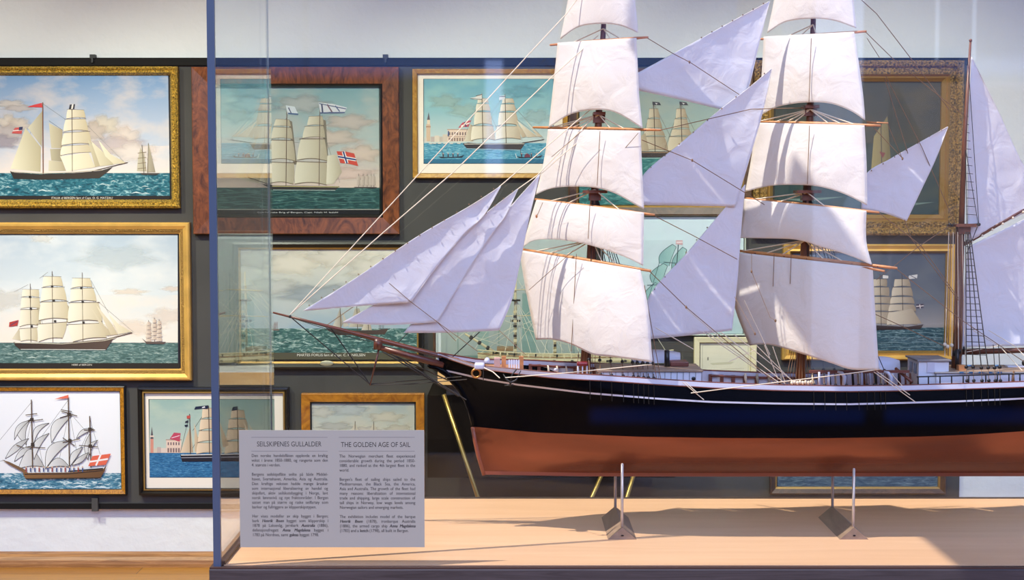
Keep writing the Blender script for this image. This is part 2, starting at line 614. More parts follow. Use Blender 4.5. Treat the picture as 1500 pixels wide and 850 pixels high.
ZDK = P(800, 827.5, ZF).z                  # top of the case floor
XL = P(316, 600, ZF).x                    # left pane
XR = 1.42
ZTOP = 2.45
case = thing('display_case', 'large glass display case with pale wood floor holding the big ship model', 'display case', (XL, ZF - 0.03, 0.0))
YF = ZF - 0.016
b = MB(); b.box(P(306, 835, YF).x, XR + 0.02, YF, ZB + 0.03, 0.0, ZDK - 0.0045)
bevel(b.build('plinth', M_plinth, case), 0.002)
b = MB(); b.box(P(306, 835, YF).x + 0.001, XR + 0.018, YF + 0.001, ZB + 0.028, ZDK - 0.0045, ZDK - 0.0015)
b.build('edge_strip', M_strip, case)
b = MB(); b.box(XL + 0.012, XR, ZF - 0.002, ZB + 0.002, ZDK - 0.0015, ZDK)
b.build('floor_board', M_deckwood, case)
g = 0.008
b = MB(); b.box(XL + g, XR, ZF - g, ZF, ZDK - 0.0015, ZTOP); b.build('front_pane', M_glass_f, case)
b = MB(); b.box(XL, XL + g, ZF, ZB, ZDK - 0.0015, ZTOP); b.build('side_pane', M_glass, case)
b = MB(); b.box(XL + g, XR, ZB, ZB + g, ZDK - 0.0015, ZTOP); b.build('rear_pane', M_glass_f, case)
b = MB(); b.box(XR, XR + g, ZF, ZB, ZDK - 0.0015, ZTOP); b.build('side_pane', M_glass, case)
b = MB(); b.box(XL, XR + g, ZF - g, ZB + g, ZTOP, ZTOP + g); b.build('top_pane', M_glass_f, case)
b = MB(); b.box(XL - 0.006, XL + 0.0075, ZF - g, ZF, ZDK - 0.0015, ZTOP); b.build('corner_edge', M_edge, case)
b = MB(); b.box(XL, XL + 0.0025, ZB, ZB + g, ZDK, ZTOP); b.build('corner_edge', M_edge2, case)
b = MB(); b.box(XL + g, XL + 0.014, ZF, ZB, ZDK - 0.001, ZDK + 0.006); b.build('inner_ledge', M_strip, case)

# ----------------------------------------------------------- text on glass
M_sign = mat('grey_text_film', (150, 153, 148), 0.6)
M_ink = mat('black_ink', (28, 26, 30), 0.6)
M_rule = mat('grey_rule', (92, 90, 96), 0.6)
YS = ZF - g - 0.0015
a = P(350, 630.5, YS); c = P(622, 802, YS)
sgn = thing('information_panel', 'grey bilingual text panel about the golden age of sail, fixed on the front glass', 'sign', (a.x, YS, c.z))
b = MB(); b.box(a.x, c.x, YS, YS + 0.0013, c.z, a.z); b.build('backing_film', M_sign, sgn)
SU = (c.x - a.x) / 272.0                  # metres per photo pixel on the pane

def sign_words(parent, name, lines, px0, py0, lead, size, width):
    """lines: list of (list of (word, style), justify)"""
    mb = MB()
    for i, (ws, just) in enumerate(lines):
        meshes = []
        for w, s in ws:
            vs_, fs_, w_ = text_mesh(w, 0.0, 0.22 if s == 2 else 0.0)
            meshes.append(([(q[0] * .86, q[1]) for q in vs_], fs_, w_ * .86, s))
        tot = sum(m[2] for m in meshes) * size
        gap = (width - tot) / max(1, len(ws) - 1) if just else size * 0.27
        x = px0
        k = 1.0
        if not just and tot + gap * (len(ws) - 1) > width:
            k = width / (tot + gap * (len(ws) - 1))
        if just and gap < size * 0.12:
            k = (width - size * 0.14 * (len(ws) - 1)) / tot; gap = size * 0.14
        y = py0 + i * lead
        for (vs, fs, w, st) in meshes:
            for q, sh in enumerate((0, .028, .056) if st else (0, .016)):
                o3 = [(a.x + (x - 350) * SU + (vx + sh) * size * SU * k, YS - 0.00006 - q * 4e-6, a.z - (y - 630.5) * SU + vy * size * SU) for vx, vy in vs]
                mb.add(o3, fs)
            x += w * size * k + gap * (k if not just else 1.0)
    return mb.build(name, M_ink, parent)

def wl(s):
    """'_' in front of a word = bold italic, '*' = bold"""
    out = []
    for w in s.split():
        if w[0] == '_': out.append((w[1:], 2))
        elif w[0] == '*': out.append((w[1:], 1))
        else: out.append((w, 0))
    return out

NO = [["Den norske handelsflåten opplevde en kraftig", "vekst i årene 1850-1880, og rangerte som den", "4. største i verden."],
      ["Bergens seilskipsflåte seilte på både Middel-", "havet, Svartehavet, Amerika, Asia og Australia.", "Den kraftige veksten hadde mange årsaker", "som internasjonal liberalisering av handel og", "skipsfart, aktiv seilskutebygging i Norge, lavt", "norsk lønnsnivå og nye fraktområder. I Bergen", "satset man på større og raske seilfartøy som", "barker og fullriggere av klipperskipstypen."],
      ["Her vises modeller av skip bygget i Bergen;", "bark _Henrik _Ibsen bygget som klipperskip i", "1878 på Laksevåg, jernbark _Australia (1886),", "defensjonsfregatt _Anna _Magdalena bygget i", "1783 på Nordnes, samt *galeas bygget 1798."]]
EN = [["The Norwegian merchant fleet experienced", "considerable growth during the period 1850-", "1880, and ranked as the 4th largest fleet in the", "world."],
      ["Bergen's fleet of sailing ships sailed to the", "Mediterranean, the Black Sea, the America,", "Asia and Australia. The growth of the fleet had", "many reasons: liberalization of international", "trade and shipping, large scale construction of", "tall ships in Norway, low wage levels among", "Norwegian sailors and emerging markets."],
      ["The exhibition includes model of the barque", "_Henrik _Ibsen (1878), ironbarque Australia", "(1886), the armed cargo ship _Anna _Magdalena", "(1783) and a *ketch (1798), all built in Bergen."]]

def heading(s, x0, x1, base, size):
    vs, fs, w = text_mesh(s)
    k = (x1 - x0) / w
    mb = MB()
    mb.add([(a.x + (x0 - 350 + vx * k) * SU, YS - 0.00006, a.z - (base - 630.5) * SU + vy * size * SU) for vx, vy in vs], fs)
    mb.build('heading', M_ink, sgn)
heading("SEILSKIPENES GULLALDER", 376, 471, 654.5, 10.5)
heading("THE GOLDEN AGE OF SAIL", 499.5, 601.5, 655.3, 10.5)
for x0, x1, y in ((368, 480, 641), (368, 480, 661.5), (496.5, 608, 641), (496.5, 608, 661.5)):
    mb = MB()
    p0 = a.x + (x0 - 350) * SU; p1 = a.x + (x1 - 350) * SU; zc = a.z - (y - 630.5) * SU
    mb.box(p0, p1, YS - 0.00006, YS, zc - 0.0003, zc + 0.0003)
    mb.build('rule_line', M_rule, sgn)
for paras, x0, starts, w in ((NO, 368, (670.2, 698, 760.2), 112), (EN, 497, (671, 705.5, 761), 111.5)):
    for lines, y0 in zip(paras, starts):
        n = len(lines)
        lead = 6.95
        sign_words(sgn, 'paragraph', [(wl(s), i < n - 1 or (s.endswith('-'))) for i, s in enumerate(lines)], x0, y0, lead, 6.5, w)

# ------------------------------------------------------------ model stands
M_block = wood('stand_block_wood', (126, 104, 88), (158, 132, 112), 10, (4, 0.6, 4), 0.55, 0.6)
M_rod = mat('pale_support_rod', (196, 184, 176), 0.25, 0.3)
M_nail = mat('dark_screw', (50, 40, 40), 0.4, 0.8)
def stand(px, label, hz):
    X = P(px, 780, 2.80).x
    t = thing('model_stand', label, 'stand', (X, 2.90, ZDK), 'stands under the big ship model')
    y0, y1, hw, h = 2.798, 2.998, 0.0285, 0.0245
    b = MB()
    vs = [(X - hw, y0, ZDK), (X + hw, y0, ZDK), (X, y0, ZDK + h), (X - hw, y1, ZDK), (X + hw, y1, ZDK), (X, y1, ZDK + h)]
    b.add(vs, [(0, 1, 2), (3, 5, 4), (0, 2, 5, 3), (1, 4, 5, 2), (0, 3, 4, 1)])
    bl = b.build('base_block', M_block, t)
    b = MB(); b.ball((X, y0 - 0.0005, ZDK + 0.008), 0.0022, sq=(1.4, 0.4, 0.7)); b.build('screw', M_nail, bl)
    b = MB(); b.tube([(X, 2.808, ZDK + 0.004), (X, 2.808, hz)], 0.0029, 8); b.ball((X, 2.808, hz), 0.0031); b.build('support_rod', M_rod, t, True)
    b = MB(); b.tube([(X, 2.992, ZDK + 0.004), (X, 2.992, hz)], 0.0029, 8); b.build('support_rod', M_rod, t, True)
    return t
stand(911.5, 'triangular wooden stand with upright rods under the forward half of the hull', P(911, 681, 2.808).z)
stand(1251, 'triangular wooden stand with upright rods under the after half of the hull', P(1251, 688, 2.808).z)

# label card on the wall below the black framed print
c0 = P(322, 729, ZP); c1 = P(352, 747.5, ZP)
b = MB(); b.box(c0.x, c1.x, ZP - 0.006, ZP, c1.z, c0.z)
t = thing('label_card', 'small grey label card on the charcoal panel below the black framed harbour print', 'label', (c0.x, ZP, c1.z))
b.build('card', mat('grey_card', (150, 152, 152), 0.7), t)
b = MB()
for k in range(4):
    zz = c0.z - 0.01 - k * 0.009
    b.box(c0.x + 0.006, c1.x - (0.008 if k < 3 else 0.04), ZP - 0.0065, ZP - 0.006, zz - 0.0015, zz + 0.0015)
b.build('print_lines', M_rule, t)
# --------------------------------------------------------------- paintings
M_gilt = mat('ornate_gilt', (192, 128, 52), 0.38, 0.4, bump=1.0, bscale=190, var=0.62, vscale=150)
M_gold = mat('smooth_gold', (226, 178, 92), 0.3, 0.35, var=0.08, vscale=12)
M_goldrim = mat('gold_bead', (168, 128, 62), 0.4, 0.6, bump=0.8, bscale=220)
M_burl = wood('maple_burl', (96, 52, 10), (196, 134, 40), 34, (1, 1, 1), 0.3, 4.0, 0.28, 0.6)
M_maple = wood('golden_maple', (150, 96, 22), (206, 158, 62), 16, (1, 1, 1), 0.3, 3.0)
M_mahog = wood('flame_mahogany', (62, 32, 18), (150, 84, 44), 6, (2.4, 1, 1.2), 0.3, 3.5, 0.3, 0.72)
M_amber = wood('amber_veneer', (120, 58, 12), (208, 138, 44), 7, (1.5, 1, 1.5), 0.28, 3.0, 0.25, 0.65)
M_blackf = mat('black_lacquer', (24, 21, 20), 0.3)
M_antique = mat('antique_gold', (124, 96, 50), 0.4, 0.4, bump=1.0, bscale=150, var=0.6, vscale=120)
M_dullgold = mat('dull_gold', (170, 132, 68), 0.4, 0.5, bump=0.2, bscale=80)
M_umber = wood('umber_frame', (52, 36, 26), (104, 72, 48), 10, (1, 1, 1), 0.4)
M_creamf = mat('cream_frame', (226, 214, 172), 0.55)
M_mat = mat('cream_mount', (238, 226, 208), 0.8)
M_matw = mat('pale_mount', (206, 214, 204), 0.8)
M_paint = paint_mat('oil_pigment')
M_soft = paint_mat('thin_pigment')
_n = M_soft.node_tree
_n.links.new([q for q in _n.nodes if q.type == 'VERTEX_COLOR'][0].outputs['Alpha'], _n.nodes['Principled BSDF'].inputs['Alpha'])

GROUP = 'framed ship portraits on the charcoal panel'
class Pic:
    def __init__(self, label, px, prof, mats, inner, back=ZP, name='framed_painting'):
        """px: outer frame in the photo; prof: (inset px, height m, material) steps; inner: picture rectangle in the photo"""
        x0, y0, x1, y1 = px
        hmax = max(p[1] for p in prof)
        Yf = back - hmax
        A = P(x0, y0, Yf); B = P(x1, y1, Yf)
        self.X0, self.X1, self.Z1, self.Z0 = A.x, B.x, A.z, B.z
        s = Yf / F
        self.back = back
        self.t = thing(name, label, 'picture', ((A.x + B.x) / 2, back, B.z), GROUP)
        mb = MB()
        rows = []
        for ins, h, m in prof:
            d = ins * s
            rows.append([Vector((A.x + d, back - h, A.z - d)), Vector((B.x - d, back - h, A.z - d)), Vector((B.x - d, back - h, B.z + d)), Vector((A.x + d, back - h, B.z + d))])
        for i in range(len(rows) - 1):
            for j in range(4):
                j2 = (j + 1) % 4
                mb.add([rows[i][j], rows[i][j2], rows[i + 1][j2], rows[i + 1][j]], [(0, 1, 2, 3)], prof[i + 1][2])
        mb.build('frame', mats, self.t)
        self.Yc = back - 0.010
        ix0, iy0, ix1, iy1 = inner
        a = P(ix0, iy0, self.Yc); c = P(ix1, iy1, self.Yc)
        self.ia = a; self.ic = c
        self.inner = inner
        self.mb = MB()
        self.n = 0
        self.slots = []
        self.o = (0, 0, 1.0)

    def mount(self, px, m, name='mount'):
        a = P(px[0], px[1], self.Yc); c = P(px[2], px[3], self.Yc)
        mb = MB(); mb.box(a.x, c.x, self.Yc + 0.0005, self.Yc + 0.003, c.z, a.z)
        mb.build(name, m, self.t)

    def slot(self, m):
        if m not in self.slots:
            self.slots.append(m)
        return self.slots.index(m)

    def pt(self, x, y):
        ox, oy, s = self.o
        p = P(ox + x * s, oy + y * s, self.Yc)
        p.x = min(max(p.x, self.ia.x), self.ic.x)
        p.z = min(max(p.z, self.ic.z), self.ia.z)
        return p

    def raw(self, pts, col, m=M_paint):
        self.n += 1
        dy = -self.n * 1.6e-5
        vs = []
        for p in pts:
            q = self.pt(*p); q.y += dy; vs.append(q)
        cl = col if isinstance(col, list) else [RGB(*col)] * len(pts)
        self.mb.add(vs, [tuple(range(len(pts)))], self.slot(m), cl)

    def cloud(self, cx, cy, w, h, col, a=0.85):
        r = random.Random(int(cx * 7 + cy * 13))
        n = 26
        ring = []
        ph = r.random() * 6
        for i in range(n):
            t = 2 * math.pi * i / n
            k = 1 + .16 * math.sin(5 * t + ph) + .10 * math.sin(9 * t + 2 * ph)
            ring.append((cx + w * 1.15 * k * math.cos(t), cy + h * 1.15 * k * math.sin(t)))
        self.n += 1
        dy = -self.n * 1.6e-5
        base = RGB(*col)[:3]
        def pt(q):
            v = self.pt(*q); v.y += dy; return v
        vs = [pt((cx, cy))]; cl = [(*base, a)]
        fs = [(0, 1 + i, 1 + (i + 1) % n) for i in range(n)]
        steps = [(.35, .96), (.55, .80), (.7, .55), (.82, .28), (.92, .09), (1.0, 0.0)]
        for si, (f, al) in enumerate(steps):
            vs += [pt((cx + (x - cx) * f, cy + (y - cy) * f)) for x, y in ring]; cl += [(*base, a * al)] * n
            if si:
                p0 = 1 + (si - 1) * n; p1 = 1 + si * n
                fs += [(p0 + i, p1 + i, p1 + (i + 1) % n, p0 + (i + 1) % n) for i in range(n)]
        self.mb.add(vs, fs, self.slot(M_soft), cl)

    def rect(self, x0, y0, x1, y1, col, col2=None, m=M_paint):
        c2 = col2 or col
        self.raw([(x0, y0), (x1, y0), (x1, y1), (x0, y1)], [RGB(*col), RGB(*col), RGB(*c2), RGB(*c2)], m)

    def poly(self, pts, c1, c2=None):
        if c2 is None:
            self.raw(pts, c1)
        else:
            xs = [p[0] for p in pts]; a = min(xs); w = max(xs) - a + 1e-6
            cl = []
            for p in pts:
                f = (p[0] - a) / w
                cl.append(RGB(*[c1[k] * (1 - f) + c2[k] * f for k in range(3)]))
            self.raw(pts, cl)

    def line(self, pts, w, col):
        for p, q in zip(pts, pts[1:]):
            dx, dy = q[0] - p[0], q[1] - p[1]
            L = math.hypot(dx, dy) or 1
            nx, nyy = -dy / L * w / 2, dx / L * w / 2
            self.raw([(p[0] + nx, p[1] + nyy), (q[0] + nx, q[1] + nyy), (q[0] - nx, q[1] - nyy), (p[0] - nx, p[1] - nyy)], col)

    def sq(self, tl, tr, br, bl, c1=(236, 226, 200), c2=(196, 180, 146), arch=0.10, edge=True):
        """a painted square sail: arched foot, shaded lee side"""
        h = max(bl[1] - tl[1], br[1] - tr[1])
        foot = []
        for i in range(9):
            f = i / 8
            foot.append((br[0] + (bl[0] - br[0]) * f, br[1] + (bl[1] - br[1]) * f - arch * h * math.sin(math.pi * f)))
        def side(p, q, k):
            return [(p[0] + (q[0] - p[0]) * f + k * math.sin(math.pi * f), p[1] + (q[1] - p[1]) * f) for f in (0.25, 0.5, 0.75)]
        w = tr[0] - tl[0]
        pts = [tl, tr] + side(tr, br, 0.03 * w) + foot + side(bl, tl, -0.03 * w)
        self.poly(pts, c1, c2)
        if edge:
            self.line(foot, h * 0.035, (120, 108, 88))
            self.line([(tl[0] - w * .06, tl[1]), (tr[0] + w * .06, tr[1])], h * 0.03, (84, 62, 44))

    def ship_rig(self, xs, y0, y1, col=(70, 56, 44), w=2.5):
        for x in xs:
            self.line([(x, y0), (x + 2, y1)], w, col)

    def text(self, s, x0, x1, base, size, col, shear=0.0):
        vs, fs, w = text_mesh(s, 0.0, shear)
        k = (x1 - x0) / w
        self.n += 1
        dy = -self.n * 1.6e-5 - 0.0001
        pts = []
        for vx, vy in vs:
            q = self.pt(x0 + vx * k, base - vy * size); q.y += dy; pts.append(q)
        self.mb.add(pts, fs, self.slot(M_paint), [RGB(*col)] * len(pts))

    def crests(self, n, x0, y0, x1, y1, col, L=40, seed=1):
        r = random.Random(seed)
        for _ in range(n):
            f = r.random()
            y = y0 + (y1 - y0) * f; x = x0 + (x1 - x0) * r.random()
            l = L * (0.3 + 0.7 * f) * (0.5 + r.random())
            h = l * 0.08
            self.poly([(x, y + h), (x + l * .25, y - h * .3), (x + l * .45, y - h), (x + l * .7, y), (x + l, y + h), (x + l * .6, y + h * .6), (x + l * .4, y + h * .2)], col)

    def done(self):
        # stretcher back of the picture, then the painted layers in front of it
        a, c = self.ia, self.ic
        self.mb.box(a.x, c.x, self.Yc + 0.0002, self.Yc + 0.004, c.z, a.z, self.slot(M_umber))
        self.mb.build('painting', self.slots, self.t)

BONE = (232, 224, 200); TAN = (190, 176, 142); SHADE = (150, 136, 104)

# A  schooner brig, ornate gilt frame -----------------------------------
k = .3059
A = Pic('ornate gilt framed painting of a brigantine on teal sea, uppermost at far left', (-116, 97, 262, 305),
        [(0, 0, 0), (0, .030, 0), (3, .040, 0), (6, .030, 0), (9, .034, 0), (12.5, .014, 0), (12.5, .002, 0)], [M_gilt], (-104, 109.5, 249, 292.5))
A.o = (0, 70, k)
A.rect(-345, 128, 820, 470, (112, 148, 186), (190, 196, 206), paint_mat('sky_pigment_a', cloud=(224, 206, 190), camt=0.75, cscale=4.0))
A.rect(-345, 470, 820, 602, (190, 196, 206), (226, 214, 202), paint_mat('sky_pigment_a2', cloud=(232, 214, 200), camt=0.9, cscale=5.0))
for (cx, cy, w, h, c) in [(500, 370, 60, 40, (218, 206, 186)), (450, 400, 50, 40, (206, 190, 176)), (600, 430, 60, 45, (228, 212, 198)), (560, 470, 110, 40, (206, 190, 186)), (640, 500, 90, 40, (236, 222, 210)),
                          (40, 360, 50, 36, (220, 206, 188)), (90, 370, 50, 30, (214, 200, 184)), (20, 410, 70, 40, (196, 184, 178)), (50, 270, 60, 18, (206, 196, 186)), (90, 290, 60, 14, (196, 186, 180)), (0, 450, 80, 30, (170, 160, 166))]:
    A.cloud(cx, cy, w * 1.25, h * 1.2, c)
A.rect(-345, 600, 820, 712, (30, 96, 112), m=sea_mat('sea_a', (14, 56, 72), (38, 108, 122), (160, 196, 196), 17, (1, 1, 2.6), 0.68))
A.crests(26, -300, 612, 780, 700, (206, 220, 216), 44, 3)
A.line([(205, 268), (330, 355)], 1.5, (110, 110, 110)); A.line([(345, 300), (600, 552)], 1.5, (120, 116, 108))
A.line([(235, 350), (300, 395)], 1.5, (90, 90, 84)); A.line([(52, 580), (205, 300)], 1.2, (110, 100, 90))
A.poly([(205, 300), (200, 474), (134, 384)], (212, 204, 176), (170, 158, 130))
A.poly([(122, 384), (196, 476), (194, 594), (50, 580)], (232, 224, 192), (182, 170, 136))
A.poly([(234, 360), (300, 395), (298, 482), (246, 480)], (206, 196, 164), (170, 156, 128))
A.poly([(240, 485), (292, 484), (300, 545), (246, 540)], (186, 176, 146), (150, 138, 112))
A.poly([(234, 540), (300, 546), (316, 590), (232, 590)], (210, 200, 170), (170, 156, 126))
A.sq((325, 295), (400, 298), (410, 336), (318, 340)); A.sq((315, 343), (408, 340), (422, 398), (304, 402))
A.sq((308, 408), (425, 400), (437, 460), (295, 468)); A.sq((298, 472), (420, 463), (442, 500), (290, 516))
A.poly([(288, 520), (425, 503), (456, 572), (322, 592)], (238, 230, 202), (214, 202, 170))
A.poly([(420, 440), (450, 470), (482, 566), (456, 572)], (206, 196, 164), (176, 160, 128))
A.poly([(436, 446), (500, 505), (546, 560), (480, 568)], (226, 216, 186), (186, 172, 138))
A.poly([(470, 440), (530, 510), (608, 553), (546, 558), (505, 520)], (232, 224, 196), (200, 186, 152))
A.ship_rig([205], 262, 606, (120, 76, 54), 5); A.ship_rig([345], 285, 592, (90, 70, 54), 3)
A.line([(440, 592), (612, 550)], 4, (70, 50, 40))
A.poly([(48, 590), (70, 598), (180, 606), (330, 602), (480, 590), (540, 572), (515, 595), (476, 625), (200, 632), (66, 628)], (44, 38, 34), (62, 54, 46))
A.line([(56, 594), (180, 602), (330, 598), (490, 586)], 3, (190, 176, 150))
A.poly([(200, 264), (204, 286), (130, 284), (160, 274)], (206, 60, 60))
A.poly([(110, 378), (104, 412), (56, 410), (72, 384)], (196, 80, 76)); A.line([(62, 398), (106, 394)], 5, (226, 206, 200)); A.poly([(92, 380), (110, 378), (107, 394), (90, 396)], (52, 52, 84))
A.poly([(335, 272), (360, 270), (356, 294), (330, 294)], (52, 48, 56)); A.poly([(345, 271), (353, 270), (349, 294), (341, 294)], (226, 220, 210))
A.poly([(672, 478), (690, 505), (702, 592), (656, 590), (660, 540)], (196, 186, 160), (168, 156, 132)); A.poly([(712, 458), (745, 596), (704, 596)], (176, 164, 140), (150, 140, 120))
A.line([(680, 466), (690, 602)], 3, (90, 78, 62)); A.line([(711, 456), (708, 602)], 2.5, (90, 78, 62))
for yy in (500, 525, 550, 575):
    A.line([(660, yy + 5), (700, yy)], 3, (126, 108, 82))
A.poly([(670, 600), (768, 600), (752, 609), (682, 609)], (70, 66, 62))
A.rect(-345, 709, 820, 728, (34, 30, 28))
A.text('ITALIA af BERGEN ført af Capt. O. G. MATZAU', 246, 540, 724, 14, (222, 214, 196))
A.done()

# B  full-rigged ship, smooth gold frame -----------------------------------
Bp = Pic('smooth gold framed painting of a three masted ship, middle one at far left', (-120, 326, 280, 558),
         [(0, 0, 0), (0, .030, 0), (2, .036, 0), (5, .036, 0), (10, .026, 0), (13, .022, 1), (15, .018, 1), (16.5, .014, 0), (17.5, .002, 0)], [M_gold, M_goldrim], (-102, 343, 263, 542))
Bp.o = (0, 310, k)
Bp.rect(-340, 108, 870, 400, (172, 186, 196), (208, 214, 212), paint_mat('sky_pigment_b', cloud=(222, 222, 216), camt=0.8, cscale=3.0))
Bp.rect(-340, 400, 870, 632, (208, 214, 212), (234, 224, 208), paint_mat('sky_pigment_b2', cloud=(240, 222, 200), camt=0.6, cscale=4.0))
for q in [(620, 385, 90, 16, (240, 222, 200)), (830, 370, 60, 14, (236, 218, 200)), (640, 560, 160, 40, (244, 226, 206)), (200, 130, 60, 20, (226, 222, 212)), (560, 220, 190, 60, (206, 214, 214)), (20, 420, 120, 50, (226, 220, 208)), (800, 500, 90, 40, (238, 222, 206))]: Bp.cloud(*q, .6)
Bp.rect(-340, 628, 870, 728, (70, 100, 96), m=sea_mat('sea_b', (46, 72, 68), (92, 122, 116), (176, 192, 180), 20, (1, 1, 5.0), 0.7))
Bp.rect(852, 108, 872, 760, (38, 36, 48))
Bp.rect(-340, 108, 872, 114, (60, 56, 60))
Bp.rect(-340, 726, 870, 762, (44, 39, 33))
Bp.crests(14, -300, 640, 820, 715, (190, 204, 192), 50, 9)
SB, SS = (236, 228, 204), (196, 182, 148)
for L in ([(135, 350), (68, 385)], [(230, 290), (190, 320)], [(470, 432), (640, 578)], [(436, 330), (520, 486)], [(400, 320), (520, 600)], [(252, 300), (330, 520)], [(146, 360), (205, 540)]):
    Bp.line(L, 1.4, (120, 112, 100))
Bp.poly([(176, 440), (196, 450), (196, 540), (176, 530)], (180, 168, 140)); Bp.poly([(318, 440), (336, 462), (338, 500), (318, 540)], (186, 174, 146), (150, 140, 112))
Bp.sq((110, 372), (185, 374), (187, 410), (106, 408), SB, SS); Bp.sq((106, 411), (188, 413), (190, 463), (100, 465), SB, SS)
Bp.sq((102, 470), (180, 468), (184, 546), (94, 552), SB, SS); Bp.poly([(92, 560), (58, 610), (104, 620)], (222, 212, 184), (186, 172, 140)); Bp.sq((96, 562), (176, 555), (180, 622), (100, 622), SB, SS)
Bp.sq((210, 310), (290, 312), (302, 358), (205, 362), SB, SS); Bp.sq((205, 365), (305, 362), (320, 426), (198, 430), SB, SS)
Bp.sq((198, 434), (320, 430), (328, 516), (186, 522), SB, SS); Bp.sq((184, 540), (322, 528), (300, 606), (186, 624), SB, SS)
Bp.sq((350, 318), (430, 320), (442, 362), (344, 366), SB, SS); Bp.sq((344, 370), (446, 366), (462, 430), (338, 432), SB, SS)
Bp.sq((336, 437), (470, 435), (490, 526), (326, 532), SB, SS); Bp.sq((328, 542), (474, 534), (512, 604), (350, 624), SB, SS)
Bp.poly([(436, 460), (500, 545), (544, 592), (508, 594)], (214, 202, 172), (184, 168, 134)); Bp.poly([(462, 448), (530, 530), (566, 590), (532, 590)], (226, 214, 184), (190, 174, 140)); Bp.poly([(520, 488), (570, 540), (630, 576), (568, 588)], (232, 222, 194), (204, 190, 156))
for x, y in ((145, 345), (250, 286), (394, 292)):
    Bp.line([(x, y), (x + 4, 626)], 2.2, (96, 78, 60))
for x, y in ((144, 408), (148, 465), (152, 548), (250, 358), (258, 426), (264, 524), (390, 366), (396, 432), (400, 530)):
    Bp.rect(x - 5, y - 4, x + 6, y + 6, (60, 54, 48))
Bp.line([(510, 612), (634, 580)], 4, (84, 66, 52))
Bp.poly([(66, 624), (110, 634), (300, 630), (500, 612), (560, 602), (540, 614), (508, 662), (96, 660), (72, 640)], (60, 48, 42), (90, 74, 64))
Bp.line([(70, 628), (300, 634), (500, 618), (556, 604)], 3, (206, 196, 170)); Bp.line([(100, 660), (506, 662)], 3, (206, 210, 196))
Bp.poly([(46, 530), (90, 519), (84, 546), (44, 552)], (176, 62, 56)); Bp.line([(52, 545), (84, 526)], 4, (90, 60, 90))
for x, y in ((712, 520), (740, 508), (763, 516)):
    Bp.line([(x, y), (x + 1, 626)], 2.5, (110, 90, 80))
    for j in range(5):
        Bp.poly([(x - 6 - j * 1.5, y + 8 + j * 20), (x + 8 + j, y + 8 + j * 20), (x + 10 + j, y + 24 + j * 20), (x - 9 - j * 1.5, y + 26 + j * 20)], (222, 206, 186), (188, 166, 146))
Bp.poly([(680, 606), (700, 622), (796, 624), (786, 634), (702, 633)], (98, 84, 76))
Bp.text('HEBE af BERGEN', 344, 441, 738, 12, (214, 206, 190))
Bp.done()

# C  pen-and-wash frigate, burl frame --------------------------------------
k = .353
Cp = Pic('burl wood framed drawing of a frigate on white paper, lowest at far left', (-98, 566, 185, 725.5),
         [(0, 0, 1), (0, .026, 1), (1.6, .028, 1), (2, .026, 0), (7.5, .020, 0), (8, .014, 1), (8.6, .002, 1)], [M_burl, M_blackf], (-91, 574, 177.6, 718))
Cp.o = (0, 550, k)
Cp.rect(-260, 66, 506, 412, (236, 236, 236), (232, 232, 230))
Cp.rect(-260, 406, 506, 478, (60, 116, 140), m=sea_mat('sea_c', (30, 78, 104), (86, 140, 160), (206, 220, 218), 20, (1, 1, 3.0), 0.62))
Cp.crests(16, -200, 420, 470, 465, (214, 226, 224), 60, 5)
W1, W2 = (228, 228, 224), (176, 174, 168)
def wash(pts, c1=W1, c2=W2):
    Cp.poly(pts, c1, c2); Cp.line(pts + [pts[0]], 2.0, (72, 66, 62))
def crescent(x0, y0, x1, y1, bulge, thick):
    bulge = -bulge
    pts = []
    dx, dy = x1 - x0, y1 - y0
    L = math.hypot(dx, dy); nx, nyy = dy / L, -dx / L
    for i in range(11):
        f = i / 10; s = math.sin(math.pi * f)
        pts.append((x0 + dx * f + nx * bulge * s, y0 + dy * f + nyy * bulge * s))
    for i in range(10, -1, -1):
        f = i / 10; s = math.sin(math.pi * f)
        pts.append((x0 + dx * f + nx * (bulge - thick) * s, y0 + dy * f + nyy * (bulge - thick) * s))
    wash(pts)
for L in ([(132, 110), (-60, 340)], [(285, 100), (140, 300)], [(285, 150), (372, 250)], [(373, 180), (430, 380)], [(132, 180), (90, 380)], [(285, 160), (240, 380)], [(140, 190), (180, 380)], [(290, 160), (330, 380)], [(20, 352), (-60, 372)], [(373, 220), (300, 380)]):
    Cp.line(L, 1.3, (120, 116, 112))
crescent(110, 290, 128, 182, -52, 40); crescent(60, 268, 125, 186, -26, 20); crescent(22, 346, 120, 262, -18, 26)
crescent(60, 358, 138, 292, -20, 24); crescent(140, 284, 205, 198, -34, 22); crescent(76, 388, 185, 380, -78, 70)
crescent(142, 350, 205, 240, -34, 28); crescent(215, 280, 300, 166, -44, 38); crescent(222, 278, 292, 262, 14, 16)
crescent(190, 388, 300, 270, -52, 44); crescent(196, 384, 290, 380, -40, 34); crescent(292, 376, 345, 298, -24, 26)
crescent(318, 262, 390, 222, -20, 18); crescent(366, 350, 375, 240, -18, 22); crescent(374, 330, 408, 268, -22, 16); crescent(300, 372, 368, 320, -8, 22)
for x, y0, y1 in ((132, 100, 384), (285, 92, 392), (374, 168, 382)):
    Cp.line([(x, y0), (x + 5, y1)], 4.5, (96, 76, 58))
for (xa, ya, xb, yb) in ((108, 164, 156, 158), (118, 190, 180, 182), (70, 288, 100, 300), (110, 296, 190, 300), (255, 148, 322, 168), (250, 176, 300, 160), (262, 278, 334, 262), (262, 258, 312, 292), (330, 290, 408, 296), (350, 226, 396, 226), (255, 142, 300, 150)):
    Cp.line([(xa, ya), (xb, yb)], 3.2, (84, 66, 52))
for x, y in ((134, 182), (137, 286), (288, 160), (291, 270), (375, 222), (376, 292)):
    Cp.rect(x - 7, y - 6, x + 8, y + 8, (66, 56, 48))
